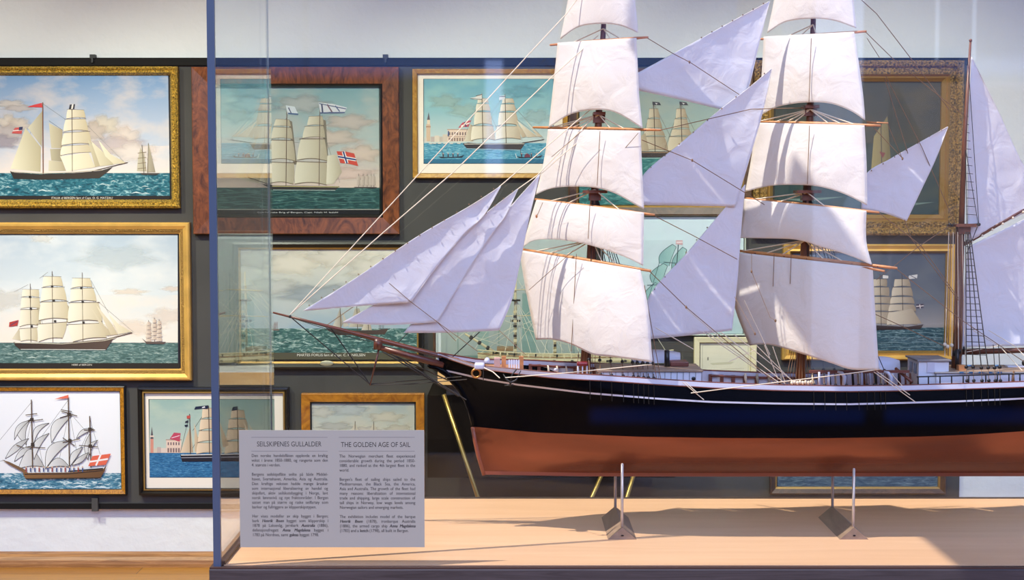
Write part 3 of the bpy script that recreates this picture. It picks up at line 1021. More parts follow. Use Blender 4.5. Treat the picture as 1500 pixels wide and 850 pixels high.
Cp.poly([(12, 350), (40, 358), (110, 392), (100, 402), (40, 370)], (120, 92, 66))
Cp.poly([(96, 392), (120, 404), (290, 402), (430, 388), (444, 372), (436, 396), (418, 425), (110, 430), (100, 414)], (134, 98, 62), (104, 74, 48))
Cp.line([(104, 410), (290, 408), (430, 394)], 4, (60, 46, 40)); Cp.line([(285, 398), (430, 386)], 6, (52, 42, 40)); Cp.line([(110, 428), (418, 424)], 4, (70, 56, 44))
for i in range(14):
    x = 108 + i * 18
    Cp.rect(x, 382, x + 5, 400, (70, 84, 130) if i % 3 else (150, 60, 50)); Cp.rect(x, 377, x + 5, 383, (214, 180, 150))
Cp.poly([(386, 334), (462, 324), (440, 370), (368, 376)], (222, 104, 78))
Cp.line([(374, 358), (450, 346)], 7, (240, 232, 226)); Cp.line([(420, 328), (400, 374)], 7, (240, 232, 226))
Cp.poly([(286, 80), (286, 94), (228, 98), (252, 90)], (222, 110, 86))
Cp.done()

# D  harbour print, black frame ---------------------------------------------
D = Pic('black framed print of a ship off a harbour with a red tower', (201, 568, 424, 726),
        [(0, 0, 0), (0, .028, 0), (3, .030, 0), (6, .018, 0), (7, .022, 1), (8.5, .022, 1), (9.5, .012, 0), (10, .002, 0)], [M_blackf, M_dullgold], (217.5, 585, 403, 700))
D.mount((206, 573, 419, 721), M_mat)
D.o = (0, 550, k)
D.rect(610, 95, 1150, 330, (146, 174, 164), (188, 200, 186), paint_mat('sky_pigment_d', cloud=(190, 200, 176), camt=0.7, cscale=5))
D.rect(610, 322, 1150, 428, (40, 96, 144), m=sea_mat('sea_d', (22, 66, 108), (50, 112, 156), (120, 170, 196), 30, (1, 1, 6), 0.75))
for e in ([(617, 99), (1143, 99)], [(617, 425), (1143, 425)], [(618, 99), (618, 425)], [(1142, 99), (1142, 425)]):
    D.line(e, 3.5, (44, 50, 48))
D.rect(624, 264, 637, 322, (206, 140, 120)); D.poly([(624, 264), (637, 264), (634, 240), (630, 212), (627, 240)], (88, 80, 84)); D.rect(622, 250, 639, 256, (226, 200, 180))
for i, (x0, x1, y) in enumerate(((638, 652, 304), (652, 668, 298), (668, 690, 302))):
    D.rect(x0, y, x1, 322, [(206, 190, 170), (190, 170, 160), (214, 196, 180)][i])
D.rect(690, 268, 752, 322, (222, 196, 176)); D.line([(688, 268), (754, 268)], 4, (170, 140, 124))
for i in range(5):
    D.rect(696 + i * 11, 278, 701 + i * 11, 290, (110, 90, 96)); D.rect(695 + i * 11, 302, 702 + i * 11, 320, (130, 108, 104))
D.poly([(704, 264), (722, 238), (750, 240), (746, 276), (720, 268)], (186, 70, 92)); D.line([(712, 260), (746, 250)], 3, (230, 200, 210))
DB, DS = (226, 204, 172), (176, 152, 122)
for L in ([(785, 170), (748, 322)], [(866, 130), (800, 230)], [(985, 135), (1110, 320)], [(868, 140), (955, 290)], [(986, 150), (930, 325)], [(866, 170), (790, 322)], [(985, 190), (1080, 322)]):
    D.line(L, 1.6, (90, 84, 76))
D.poly([(790, 210), (802, 320), (748, 322)], DB, DS); D.poly([(806, 196), (836, 320), (808, 318)], (206, 184, 152), (170, 146, 118))
for (xc, ys, ws) in ((868, (136, 182, 230, 280, 328), (26, 34, 40, 46)), (988, (144, 182, 224, 274, 328), (26, 36, 42, 48))):
    for j in range(4):
        D.sq((xc - ws[j], ys[j]), (xc + ws[j] * .9, ys[j]), (xc + ws[j] * 1.15, ys[j + 1] - 3), (xc - ws[j] * 1.15, ys[j + 1] - 2), DB, DS, 0.14)
D.poly([(912, 192), (950, 290), (925, 300)], (206, 184, 152), (176, 150, 120)); D.poly([(1010, 190), (1080, 318), (1042, 322)], DB, DS); D.poly([(1030, 200), (1110, 314), (1082, 318)], DB, DS)
for x, y in ((787, 160), (866, 126), (985, 130)):
    D.line([(x, y), (x + 4, 328)], 3, (70, 52, 44))
D.line([(1050, 330), (1128, 306)], 4, (50, 40, 38))
D.poly([(748, 330), (900, 330), (1062, 322), (1048, 340), (1036, 356), (756, 358)], (30, 30, 40), (40, 40, 50)); D.line([(752, 331), (1056, 325)], 4, (210, 206, 196)); D.line([(752, 342), (1046, 338)], 3, (150, 150, 156))
D.poly([(865, 124), (862, 140), (838, 138), (806, 142), (812, 130)], (28, 36, 62)); D.poly([(850, 128), (838, 132), (840, 136), (852, 134)], (220, 220, 220))
D.poly([(966, 132), (986, 128), (984, 144), (962, 148)], (28, 36, 62))
D.poly([(775, 168), (790, 166), (790, 178), (776, 180)], (190, 80, 70)); D.poly([(770, 190), (782, 186), (782, 196), (768, 198)], (40, 44, 60)); D.poly([(766, 206), (780, 204), (780, 212), (768, 214)], (40, 44, 60))
D.text('Skibet af Bergen ført af Capt. J. Mohn', 790, 1080, 438, 11, (150, 128, 110), 0.35)
D.done()

# E  barque with Norwegian flag, mahogany frame ------------------------------
k = .3296
E = Pic('wide mahogany framed painting of a ship flying a red flag over dark sea', (280, 98, 585, 343),
        [(0, 0, 0), (0, .034, 0), (1, .036, 0), (24, .030, 0), (25, .034, 1), (27, .030, 1), (29, .014, 1), (29.5, .002, 1)], [M_mahog, M_blackf], (308, 126, 556, 314))
E.o = (300, 70, k)
E.rect(24, 165, 780, 400, (120, 160, 164), (160, 176, 172), paint_mat('sky_pigment_e', cloud=(186, 182, 170), camt=0.7, cscale=4))
E.rect(24, 400, 780, 628, (160, 176, 172), (206, 186, 168), paint_mat('sky_pigment_e2', cloud=(190, 170, 160), camt=0.6, cscale=5))
for q in [(640, 330, 120, 36, (196, 184, 172)), (560, 400, 130, 40, (206, 190, 174)), (700, 470, 90, 40, (212, 192, 174)), (430, 250, 120, 40, (176, 182, 178)), (620, 560, 140, 30, (214, 190, 176)), (220, 250, 110, 40, (160, 176, 178))]: E.cloud(*q)
E.rect(24, 622, 780, 722, (34, 78, 76), m=sea_mat('sea_e', (16, 44, 44), (34, 76, 74), (96, 134, 122), 10, (1, 1, 4.5), 0.7))
E.rect(24, 716, 780, 742, (14, 13, 13)); E.line([(24, 719), (780, 719)], 2.5, (176, 180, 166))
EB, ES = (214, 208, 184), (168, 158, 132)
for L in ([(505, 300), (600, 600)], [(365, 310), (250, 600)], [(365, 310), (180, 580)], [(340, 330), (400, 600)], [(365, 420), (590, 425)]):
    E.line(L, 1.5, (110, 110, 104))
E.poly([(300, 330), (180, 590), (250, 604)], (196, 190, 166), (160, 150, 126)); E.poly([(240, 380), (130, 570), (176, 588)], (206, 200, 176), (170, 160, 136)); E.poly([(290, 440), (240, 600), (296, 604)], EB, ES)
E.poly([(372, 320), (388, 328), (410, 520), (394, 520)], (120, 112, 96)); E.poly([(522, 318), (538, 324), (548, 480), (532, 500)], (120, 112, 96))
E.sq((318, 316), (374, 320), (382, 350), (306, 348), EB, ES); E.sq((306, 352), (382, 355), (390, 406), (296, 404), EB, ES); E.sq((298, 410), (390, 412), (402, 504), (284, 500), EB, ES); E.sq((288, 508), (396, 512), (394, 607), (284, 604), EB, ES)
E.sq((465, 305), (522, 303), (528, 345), (455, 346), EB, ES); E.sq((447, 350), (526, 347), (534, 400), (434, 402), EB, ES); E.sq((427, 406), (532, 405), (545, 504), (410, 500), EB, ES); E.sq((410, 506), (540, 510), (542, 610), (400, 606), EB, ES)
E.poly([(545, 480), (585, 474), (610, 552), (572, 606), (540, 606)], EB, ES)
for x, y in ((365, 280), (512, 262)):
    E.line([(x, y), (x - 4, 612)], 3, (96, 74, 58))
E.poly([(250, 604), (300, 612), (600, 616), (582, 632), (300, 630)], (40, 36, 34), (56, 50, 46)); E.line([(300, 616), (596, 619)], 3, (190, 176, 120)); E.line([(190, 575), (300, 612)], 3.5, (60, 44, 38)); E.line([(304, 632), (580, 634)], 2.5, (170, 190, 180))
E.poly([(586, 460), (628, 462), (664, 470), (682, 526), (640, 516), (602, 512)], (192, 70, 54))
E.line([(592, 484), (672, 498)], 14, (226, 222, 214)); E.line([(616, 462), (632, 514)], 14, (226, 222, 214)); E.line([(592, 484), (672, 498)], 7, (40, 56, 110)); E.line([(616, 462), (632, 514)], 7, (40, 56, 110))
E.poly([(506, 244), (570, 250), (632, 266), (620, 292), (560, 284), (514, 292)], (206, 208, 210)); E.line([(508, 248), (628, 272)], 4, (70, 84, 120)); E.line([(512, 290), (622, 288)], 6, (84, 96, 130)); E.line([(520, 250), (524, 288)], 7, (60, 66, 96)); E.line([(544, 252), (566, 286)], 6, (110, 84, 96)); E.line([(580, 258), (600, 284)], 5, (84, 96, 130))
E.poly([(360, 256), (400, 262), (418, 300), (368, 296)], (200, 208, 212)); E.line([(370, 292), (416, 296)], 7, (66, 92, 130)); E.line([(372, 266), (384, 290)], 5, (80, 84, 110))
for x in (684, 704, 722, 740, 752):
    E.line([(x, 560), (x, 622)], 2.5, (110, 98, 90)); E.poly([(x - 8, 572), (x + 6, 570), (x + 8, 612), (x - 10, 612)], (196, 180, 164), (160, 146, 132))
E.line([(664, 621), (764, 621)], 5, (84, 76, 70))
for j, yy in enumerate((650, 668, 690)):
    E.line([(60, yy), (180, yy - 8), (300, yy + 4), (440, yy - 10), (560, yy), (760, yy - 6)], 2.5, (74, 116, 108))
E.text('Den Norske Brig af Bergen, Capt. Niels H. Isdahl', 232, 592, 735, 9, (206, 206, 200))
E.done()

# F  brig off Venice, golden maple frame -------------------------------------
k = .2733
Fp = Pic('golden maple framed print of a brig off a campanile and palace with gondolas', (604, 101, 831.5, 261),
         [(0, 0, 0), (0, .028, 0), (1, .030, 0), (6, .024, 0), (7, .020, 1), (8, .002, 1)], [M_maple, M_dullgold], (620, 115.5, 811, 240))
Fp.mount((610, 107, 825.5, 255), M_mat)
Fp.o = (590, 80, k)
Fp.rect(108, 128, 812, 300, (100, 160, 176), (140, 182, 186), paint_mat('sky_pigment_f', cloud=(150, 190, 184), camt=0.7, cscale=6))
Fp.rect(108, 300, 812, 482, (140, 182, 186), (198, 206, 198))
for q in [(230, 250, 90, 40, (170, 196, 186)), (330, 300, 90, 40, (176, 200, 190)), (650, 200, 110, 36, (120, 176, 190)), (720, 330, 80, 40, (176, 200, 196))]: Fp.cloud(*q, .6)
Fp.rect(108, 474, 812, 588, (80, 150, 172), m=sea_mat('sea_f', (40, 104, 130), (84, 156, 178), (176, 208, 208), 26, (1, 1, 6), 0.72))
Fp.rect(108, 560, 812, 588, (44, 104, 132))
for e in ([(110, 130), (808, 130)], [(110, 584), (808, 584)], [(112, 130), (112, 584)], [(808, 130), (808, 584)]):
    Fp.line(e, 4, (40, 70, 80))
Fp.rect(126, 372, 148, 466, (206, 176, 146)); Fp.rect(130, 350, 146, 374, (222, 200, 170)); Fp.poly([(130, 350), (146, 350), (139, 308)], (96, 88, 92)); Fp.rect(124, 384, 150, 390, (170, 130, 104))
for i, (x0, x1, y) in enumerate(((116, 128, 446), (150, 170, 440), (170, 196, 434), (196, 216, 440), (214, 242, 428))):
    Fp.rect(x0, y, x1, 468, [(206, 196, 180), (186, 170, 160), (214, 200, 180), (190, 176, 160), (206, 190, 170)][i])
Fp.rect(240, 402, 350, 466, (226, 200, 176)); Fp.line([(238, 402), (350, 402)], 5, (176, 146, 128)); Fp.line([(240, 440), (350, 440)], 4, (176, 146, 128))
for i in range(7):
    Fp.rect(248 + i * 14, 416, 255 + i * 14, 432, (120, 98, 96)); Fp.rect(246 + i * 14, 446, 255 + i * 14, 464, (140, 116, 104))
Fp.poly([(296, 394), (318, 366), (344, 356), (368, 352), (352, 388), (322, 388)], (190, 84, 92)); Fp.line([(312, 384), (360, 366)], 6, (236, 226, 220)); Fp.line([(330, 362), (340, 388)], 6, (60, 62, 100))
Fp.poly([(242, 410), (248, 408), (248, 440), (240, 436)], (60, 80, 120))
FB, FS_ = (232, 222, 198), (184, 166, 140)
for L in ([(425, 210), (330, 440)], [(548, 214), (430, 380)], [(590, 330), (752, 455)], [(560, 240), (760, 456)], [(430, 230), (505, 400)], [(548, 232), (640, 460)]):
    Fp.line(L, 1.7, (120, 116, 108))
Fp.poly([(362, 370), (384, 392), (378, 466), (328, 466)], (216, 204, 178), (176, 158, 132))
for (xc, ys, ws, s) in ((428, (235, 264, 308, 382, 464), (24, 32, 40, 54), 6), (562, (235, 266, 310, 384, 460), (26, 34, 44, 56), 8)):
    for j in range(4):
        Fp.sq((xc - ws[j], ys[j]), (xc + ws[j], ys[j]), (xc + ws[j] * 1.12 + s, ys[j + 1] - 5), (xc - ws[j] * 1.15, ys[j + 1] - 3), FB, FS_, 0.13)
Fp.poly([(604, 362), (640, 400), (664, 440), (640, 446)], (206, 190, 162), (180, 162, 136)); Fp.poly([(610, 352), (670, 400), (722, 440), (668, 444)], FB, FS_); Fp.poly([(655, 350), (700, 400), (750, 440), (724, 442)], FB, FS_)
for x, y in ((424, 208), (548, 212)):
    Fp.line([(x, y), (x + 6, 476)], 3.5, (86, 64, 52))
Fp.line([(640, 474), (756, 456)], 4.5, (60, 48, 44))
Fp.poly([(322, 478), (350, 472), (400, 476), (656, 474), (640, 500), (630, 510), (342, 502)], (52, 46, 48), (66, 60, 60)); Fp.line([(330, 480), (652, 478)], 4, (196, 186, 170)); Fp.line([(344, 505), (630, 512)], 4, (150, 180, 190))
Fp.poly([(424, 210), (424, 240), (390, 242), (358, 234), (388, 228)], (220, 216, 206)); Fp.line([(392, 222), (424, 214)], 4, (90, 70, 70)); Fp.line([(362, 236), (424, 240)], 3, (90, 80, 90))
Fp.poly([(518, 222), (548, 218), (548, 240), (516, 244)], (216, 216, 214)); Fp.line([(518, 226), (548, 224)], 4, (70, 80, 110))
for x0 in (190, 610):
    Fp.poly([(x0, 546), (x0 + 40, 550), (x0 + 110, 548), (x0 + 140, 538), (x0 + 128, 552), (x0 + 14, 554)], (44, 50, 60))
    for j in range(4):
        Fp.rect(x0 + 24 + j * 26, 534, x0 + 31 + j * 26, 549, (60, 64, 80)); Fp.rect(x0 + 25 + j * 26, 528, x0 + 30 + j * 26, 534, (196, 150, 130))
    Fp.line([(x0 + 20, 512), (x0 + 26, 556)], 2.5, (70, 60, 54))
Fp.poly([(652, 550), (654, 536), (668, 530), (682, 538), (682, 550)], (110, 56, 70))
Fp.line([(604, 532), (612, 556)], 3, (220, 220, 214))
for x in (140, 160, 185, 215, 250, 290):
    Fp.poly([(x, 474), (x + 22, 474), (x + 18, 479), (x + 4, 479)], (206, 200, 186))
Fp.text('Brig Henrik Wergeland af Bergen 1841', 298, 620, 606, 12, (140, 130, 116), 0.35)
Fp.done()

# G  MARTES FORLIS, black frame ------------------------------------------------
k = .3059
G = Pic('black framed seascape with small ships in green waves behind the jibs', (340, 355, 621, 541),
        [(0, 0, 0), (0, .028, 0), (3, .032, 0), (8, .022, 0), (9, .020, 1), (10.5, .018, 1), (11, .002, 1)], [M_blackf, M_dullgold], (350.5, 365, 611, 527))
G.o = (300, 340, k)
G.rect(160, 80, 1020, 300, (214, 208, 190), (190, 194, 186), paint_mat('sky_pigment_g', cloud=(150, 156, 156), camt=0.6, cscale=3.5))
G.rect(160, 300, 1020, 470, (190, 194, 186), (150, 172, 184), paint_mat('sky_pigment_g2', cloud=(200, 200, 190), camt=0.6, cscale=4))
for q in [(420, 150, 150, 60, (232, 224, 204)), (640, 120, 160, 50, (226, 218, 200)), (820, 170, 150, 60, (222, 216, 200)), (330, 260, 140, 40, (206, 206, 196)), (560, 300, 200, 50, (168, 176, 178)), (900, 330, 140, 50, (176, 182, 180)), (240, 130, 90, 50, (196, 194, 184))]: G.cloud(*q)
G.rect(160, 462, 1020, 582, (58, 96, 92), m=sea_mat('sea_g', (30, 64, 62), (72, 112, 106), (180, 200, 188), 15, (1, 1, 3.2), 0.64))
G.crests(26, 200, 478, 980, 572, (196, 212, 202), 50, 12)
G.rect(160, 578, 1020, 612, (84, 80, 62))
G.poly([(648, 366), (662, 440), (650, 462), (612, 452)], (206, 200, 184), (150, 140, 122)); G.poly([(720, 366), (740, 366), (760, 455), (690, 455)], (196, 188, 168), (150, 140, 120)); G.poly([(660, 380), (690, 450), (664, 456)], (190, 182, 164))
G.poly([(770, 420), (790, 420), (800, 470), (750, 470)], (206, 196, 176), (170, 156, 134))
for x, y in ((648, 362), (728, 356), (780, 400)):
    G.line([(x, y), (x + 4, 470)], 3, (80, 66, 54))
for x in (836, 842, 850, 856):
    G.line([(x, 444), (x, 470)], 2, (96, 84, 76))
G.poly([(578, 458), (640, 474), (820, 470), (880, 462), (862, 490), (640, 494), (592, 474)], (60, 50, 46), (80, 66, 58))
for x in (334, 340, 347):
    G.line([(x, 430), (x, 468)], 2, (140, 112, 104)); G.line([(x - 14, 468), (x, 436)], 1.4, (150, 120, 112))
G.poly([(322, 466), (360, 466), (354, 472), (326, 472)], (120, 96, 90))
G.text('MARTES FORLIS ført af Capt. C. P. NIELSEN', 441, 768, 595, 17, (232, 228, 210))
mbp = MB(); c = P(478.5, 532.5, ZP - 0.0285); mbp.ball(c, 0.03, 0, 16, (1.0, 0.12, 0.42)); mbp.build('name_plate', mat('worn_brass_plate', (176, 170, 140), 0.4, 0.3), G.t, True)
G.done()

# H  amber frame half hidden by the text panel ----------------------------------
k = .341
H = Pic('amber veneer framed seascape with grey clouds, half hidden behind the text panel', (441, 577, 622, 728),
        [(0, 0, 0), (0, .030, 0), (1, .032, 0), (12.5, .024, 0), (13, .020, 1), (14.5, .014, 1), (15, .002, 1)], [M_amber, M_blackf], (455.5, 591.5, 607.5, 713))
H.o = (300, 560, k)
H.rect(455, 92, 905, 240, (166, 178, 178), (206, 206, 190), paint_mat('sky_pigment_h', cloud=(206, 198, 178), camt=0.8, cscale=6))
for q in [(500, 130, 60, 24, (206, 204, 192)), (620, 120, 80, 26, (190, 196, 194)), (780, 150, 80, 24, (214, 208, 190)), (560, 190, 80, 20, (190, 190, 182)), (830, 200, 60, 20, (206, 200, 184)), (700, 205, 60, 16, (204, 198, 186))]: H.cloud(*q)
H.rect(455, 240, 905, 452, (70, 104, 104), m=sea_mat('sea_h', (40, 72, 74), (84, 120, 116), (170, 190, 180), 14, (1, 1, 3), 0.66))
for x in (640, 720):
    H.line([(x + 6, 168), (x + 2, 300)], 3, (86, 74, 62)); H.poly([(x + 4, 178), (x - 12, 206), (x - 14, 240), (x + 4, 240)], (206, 196, 176)); H.poly([(x + 8, 180), (x + 26, 220), (x + 8, 240)], (196, 186, 166))
H.poly([(600, 290), (780, 290), (760, 310), (620, 310)], (52, 46, 44))
H.done()

# I  brig on a green sea, umber frame ---------------------------------------------
k = .2733
I = Pic('dark umber framed painting of a two masted brig, seen right of the foremast sails', (833, 100, 1102, 316),
        [(0, 0, 0), (0, .030, 0), (2, .034, 0), (12, .026, 0), (14, .022, 1), (16, .002, 1)], [M_umber, M_dullgold], (849, 116, 1086, 300))
I.o = (590, 80, k)
I.rect(945, 130, 1820, 400, (124, 146, 152), (150, 166, 156), paint_mat('sky_pigment_i', cloud=(168, 170, 150), camt=0.7, cscale=4))
I.rect(945, 400, 1820, 556, (150, 166, 156), (190, 180, 156))
I.rect(945, 545, 1820, 810, (44, 110, 106), m=sea_mat('sea_i', (24, 76, 76), (50, 116, 112), (130, 176, 166), 14, (1, 1, 4), 0.68))
for (xc, s) in ((1345, 1), (1490, 1)):
    ys = (290, 345, 400, 440, 520); ws = (22, 32, 44, 58)
    for L in ([(xc, 262), (xc + 130, 520)], [(xc, 262), (xc - 90, 520)]):
        I.line(L, 1.8, (96, 90, 84))
    for j in range(4):
        I.sq((xc - ws[j], ys[j]), (xc + ws[j], ys[j]), (xc + ws[j] * 1.2 + 8, ys[j + 1] - 4), (xc - ws[j] * 1.2, ys[j + 1] - 2), (206, 192, 164), (150, 132, 106), 0.12)
    I.line([(xc, 262), (xc + 8, 530)], 4, (80, 60, 48))
    I.poly([(xc - 8, 252), (xc + 30, 256), (xc + 40, 272), (xc - 6, 270)], (60, 58, 66)); I.poly([(xc + 6, 258), (xc + 22, 262), (xc + 14, 268)], (206, 200, 196))
I.poly([(1220, 480), (1300, 420), (1320, 515), (1230, 520)], (206, 192, 164), (160, 142, 114))
I.poly([(1200, 520), (1580, 518), (1560, 550), (1230, 552)], (52, 44, 42), (64, 54, 50)); I.line([(1210, 526), (1575, 524)], 4, (150, 120, 90))
I.line([(1220, 556), (1560, 556)], 4, (150, 186, 176))
I.done()

# J  two teal prints in pale mounts ----------------------------------
J = Pic('pale mounted green print without visible ship, behind the foot of the jibs', (634, 338, 872, 542),
        [(0, 0, 0), (0, .026, 0), (1.5, .028, 0), (4, .024, 0), (6, .020, 1), (7, .002, 1)], [M_umber, M_matw], (648, 350, 864, 534))
J.mount((640, 343, 867, 538), M_matw)
J.o = (0, 0, 1)
J.rect(640, 340, 880, 420, (180, 188, 182), (170, 179, 171), paint_mat('wash_pigment_j', cloud=(178, 196, 186), camt=0.7, cscale=6))
J.rect(640, 420, 880, 540, (170, 179, 171), (158, 170, 160))
J.rect(765, 430, 785, 522, (128, 156, 146)); J.rect(700, 440, 716, 520, (146, 170, 156))
J.rect(648, 521, 864, 535, (116, 142, 132))
for x in (670, 730, 800, 840):
    J.line([(x, 400), (x + 1, 520)], 0.8, (96, 132, 122))
J.done()
J = Pic('pale blue print of an outlined ship, seen between the foremast and staysails', (880, 315, 1092, 492),
        [(0, 0, 0), (0, .026, 0), (0.6, .028, 0), (1.2, .024, 1), (2, .002, 1)], [M_umber, M_matw], (884, 318, 1088, 489))
J.o = (0, 0, 1)
J.rect(880, 316, 1090, 410, (198, 212, 218), (188, 204, 208), paint_mat('wash_pigment_j2', cloud=(200, 220, 220), camt=0.7, cscale=6))
J.rect(880, 410, 1090, 492, (188, 204, 208), (170, 190, 188))
jl = (60, 84, 86)
def jsail(x0, y0, x1, y1, b):
    pts = [(x0 + (x1 - x0) * f + b * math.sin(math.pi * f), y0 + (y1 - y0) * f) for f in [i / 8 for i in range(9)]]
    w = (x1 - x0) * 0.2 + 18
    pts2 = [(p[0] + w * (0.4 + 0.6 * i / 8) - b * 0.9 * math.sin(math.pi * i / 8), p[1] + 4) for i, p in enumerate(pts)]
    J.poly(pts + pts2[::-1], (128, 168, 166), (160, 194, 188)); J.line(pts, 0.9, jl); J.line(pts2, 0.8, jl); J.line([pts[0], pts2[0]], 0.8, jl)
jsail(985, 358, 966, 386, -8); jsail(972, 386, 955, 414, -10); jsail(960, 414, 945, 445, -8); jsail(1000, 362, 984, 396, -6); jsail(990, 396, 972, 428, -9)
J.line([(994, 352), (985, 470)], 1.4, jl); J.line([(972, 384), (994, 386)], 1, jl); J.line([(948, 418), (985, 416)], 1, jl); J.line([(966, 384), (940, 470)], 0.7, jl)
J.poly([(990, 352), (1000, 352), (1000, 359), (990, 358)], (206, 170, 170)); J.line([(991, 355), (1000, 355)], 1, (240, 232, 232))
J.poly([(900, 470), (1040, 468), (1030, 484), (910, 484)], (70, 84, 84))
J.done()

# K  huge antique gold frame ------------------------------------------------------------
K = Pic('huge ornate antique gold framed dark seascape, behind the mainmast topsails', (1106, 88, 1409, 345),
        [(0, 0, 0), (0, .044, 0), (3, .052, 0), (8, .050, 0), (11, .036, 0), (20, .044, 0), (23, .030, 1), (25, .034, 1), (30, .020, 1), (31, .002, 1)], [M_antique, M_dullgold], (1136, 119, 1379, 314))
K.o = (0, 0, 1)
K.rect(1134, 117, 1381, 210, (50, 56, 52), (66, 66, 52), paint_mat('sky_pigment_k', cloud=(84, 76, 50), camt=0.8, cscale=5, rough=0.3))
K.rect(1134, 210, 1381, 316, (56, 66, 58), (40, 62, 60), paint_mat('sea_pigment_k', cloud=(70, 78, 62), camt=0.6, cscale=8, rough=0.3))
K.poly([(1160, 196), (1176, 196), (1182, 250), (1152, 252)], (128, 112, 76), (90, 80, 56)); K.poly([(1280, 200), (1300, 170), (1306, 250), (1276, 250)], (150, 134, 84), (110, 98, 66))
K.line([(1290, 160), (1292, 262)], 1.2, (60, 50, 40)); K.poly([(1270, 252), (1330, 250), (1322, 262), (1276, 262)], (44, 38, 34)); K.poly([(1288, 222), (1297, 224), (1293, 232)], (120, 56, 50))
K.poly([(1150, 292), (1240, 288), (1180, 296)], (100, 120, 110)); K.poly([(1280, 300), (1370, 296), (1320, 304)], (100, 120, 110))
K.done()

# L  brig, gold frame ------------------------------------------------------------------
Lp = Pic('gold framed painting of grey sails on slate sea, below the huge antique frame', (1148, 358, 1398, 528),
         [(0, 0, 0), (0, .030, 0), (2, .036, 0), (7, .026, 0), (10, .030, 0), (13, .016, 1), (14, .002, 1)], [M_gold, M_goldrim], (1161.5, 371.5, 1385, 514.5))
Lp.o = (0, 0, 1)
Lp.rect(1160, 370, 1386, 440, (66, 76, 92), (84, 92, 104), paint_mat('sky_pigment_l', cloud=(104, 108, 112), camt=0.7, cscale=5))
Lp.rect(1160, 440, 1386, 484, (84, 92, 104), (146, 140, 138))
Lp.rect(1160, 480, 1386, 516, (44, 74, 84), m=sea_mat('sea_l', (28, 54, 64), (54, 86, 96), (150, 170, 170), 22, (1, 1, 4), 0.7))
for xc, xe in ((1289, -2), (1321, 4)):
    ys = (409, 421, 435, 446, 457, 477); ws = (10, 13, 15, 17, 19)
    for j in range(5):
        Lp.sq((xc - ws[j], ys[j]), (xc + ws[j], ys[j]), (xc + ws[j] * 1.1 + xe * .5, ys[j + 1] - 1), (xc - ws[j] * 1.15, ys[j + 1] - .6), (206, 190, 166), (140, 122, 100), 0.12)
    Lp.line([(xc, 402), (xc + 2, 480)], 0.9, (60, 46, 40))
Lp.poly([(1304, 458), (1336, 452), (1350, 474), (1306, 476)], (206, 190, 166), (150, 132, 108))
Lp.poly([(1270, 476), (1330, 479), (1353, 475), (1348, 482), (1272, 484)], (44, 34, 32), (60, 46, 42))
Lp.poly([(1293, 403), (1301, 404), (1301, 408), (1293, 408)], (214, 206, 200)); Lp.poly([(1331, 404), (1344, 402), (1343, 408), (1331, 409)], (206, 200, 196)); Lp.line([(1334, 404), (1342, 408)], 1, (50, 50, 60))
Lp.poly([(1342, 446), (1353, 445), (1353, 451), (1342, 452)], (60, 50, 64)); Lp.line([(1342, 449), (1353, 448)], 1.2, (214, 200, 196)); Lp.line([(1347, 446), (1348, 452)], 1.2, (214, 200, 196))
for y in (489, 495, 503, 509):
    Lp.line([(1290, y), (1310, y - 1.5), (1330, y), (1350, y - 2), (1380, y)], 0.7, (126, 150, 154))
Lp.done()

# M  small cream framed pale print ---------------------------------------------------------
Mp = Pic('small cream framed pale print just above the hull between foremast and mainmast', (1017, 494, 1108, 570),
         [(0, 0, 0), (0, .024, 0), (1, .026, 0), (8, .022, 0), (9, .010, 0), (9.5, .002, 0)], [M_creamf], (1026, 503, 1099, 561))
Mp.o = (0, 0, 1)
Mp.rect(1024, 501, 1101, 563, (224, 216, 188), (214, 208, 180), paint_mat('pale_wash', cloud=(206, 204, 180), camt=0.5, cscale=9))
for e in ([(1029, 506), (1096, 506)], [(1029, 506), (1029, 562)], [(1096, 506), (1096, 562)]):
    Mp.line(e, 0.7, (170, 164, 140))
Mp.poly([(1036, 524), (1038, 523), (1038, 528), (1036, 528)], (130, 124, 110)); Mp.line([(1056, 541), (1090, 540)], 0.6, (180, 170, 140)); Mp.poly([(1040, 532), (1076, 530), (1070, 534), (1044, 535)], (196, 190, 160))
Mp.done()

# N  dark framed picture seen below the keel --------------------------------------------------
Np = Pic('dark brown framed blue seascape, its lower edge visible beneath the copper hull', (1130, 560, 1386, 725),
         [(0, 0, 0), (0, .028, 0), (2, .032, 0), (8, .022, 0), (9.2, .020, 1), (10.6, .018, 1), (11, .002, 1)], [M_umber, M_dullgold], (1140.5, 571, 1376, 713.5))
Np.o = (0, 0, 1)
Np.rect(1138, 569, 1378, 650, (120, 146, 166), (170, 176, 176))
Np.rect(1138, 650, 1378, 716, (64, 84, 104), m=sea_mat('sea_n', (44, 62, 84), (78, 98, 112), (130, 146, 150), 14, (1, 1, 5), 0.72))
Np.poly([(1190, 640), (1300, 640), (1290, 662), (1200, 662)], (40, 36, 36)); Np.sq((1215, 590), (1250, 590), (1256, 636), (1210, 636), (206, 196, 170), (160, 146, 120)); Np.line([(1232, 580), (1233, 642)], 1.4, (70, 56, 46))
Np.done()
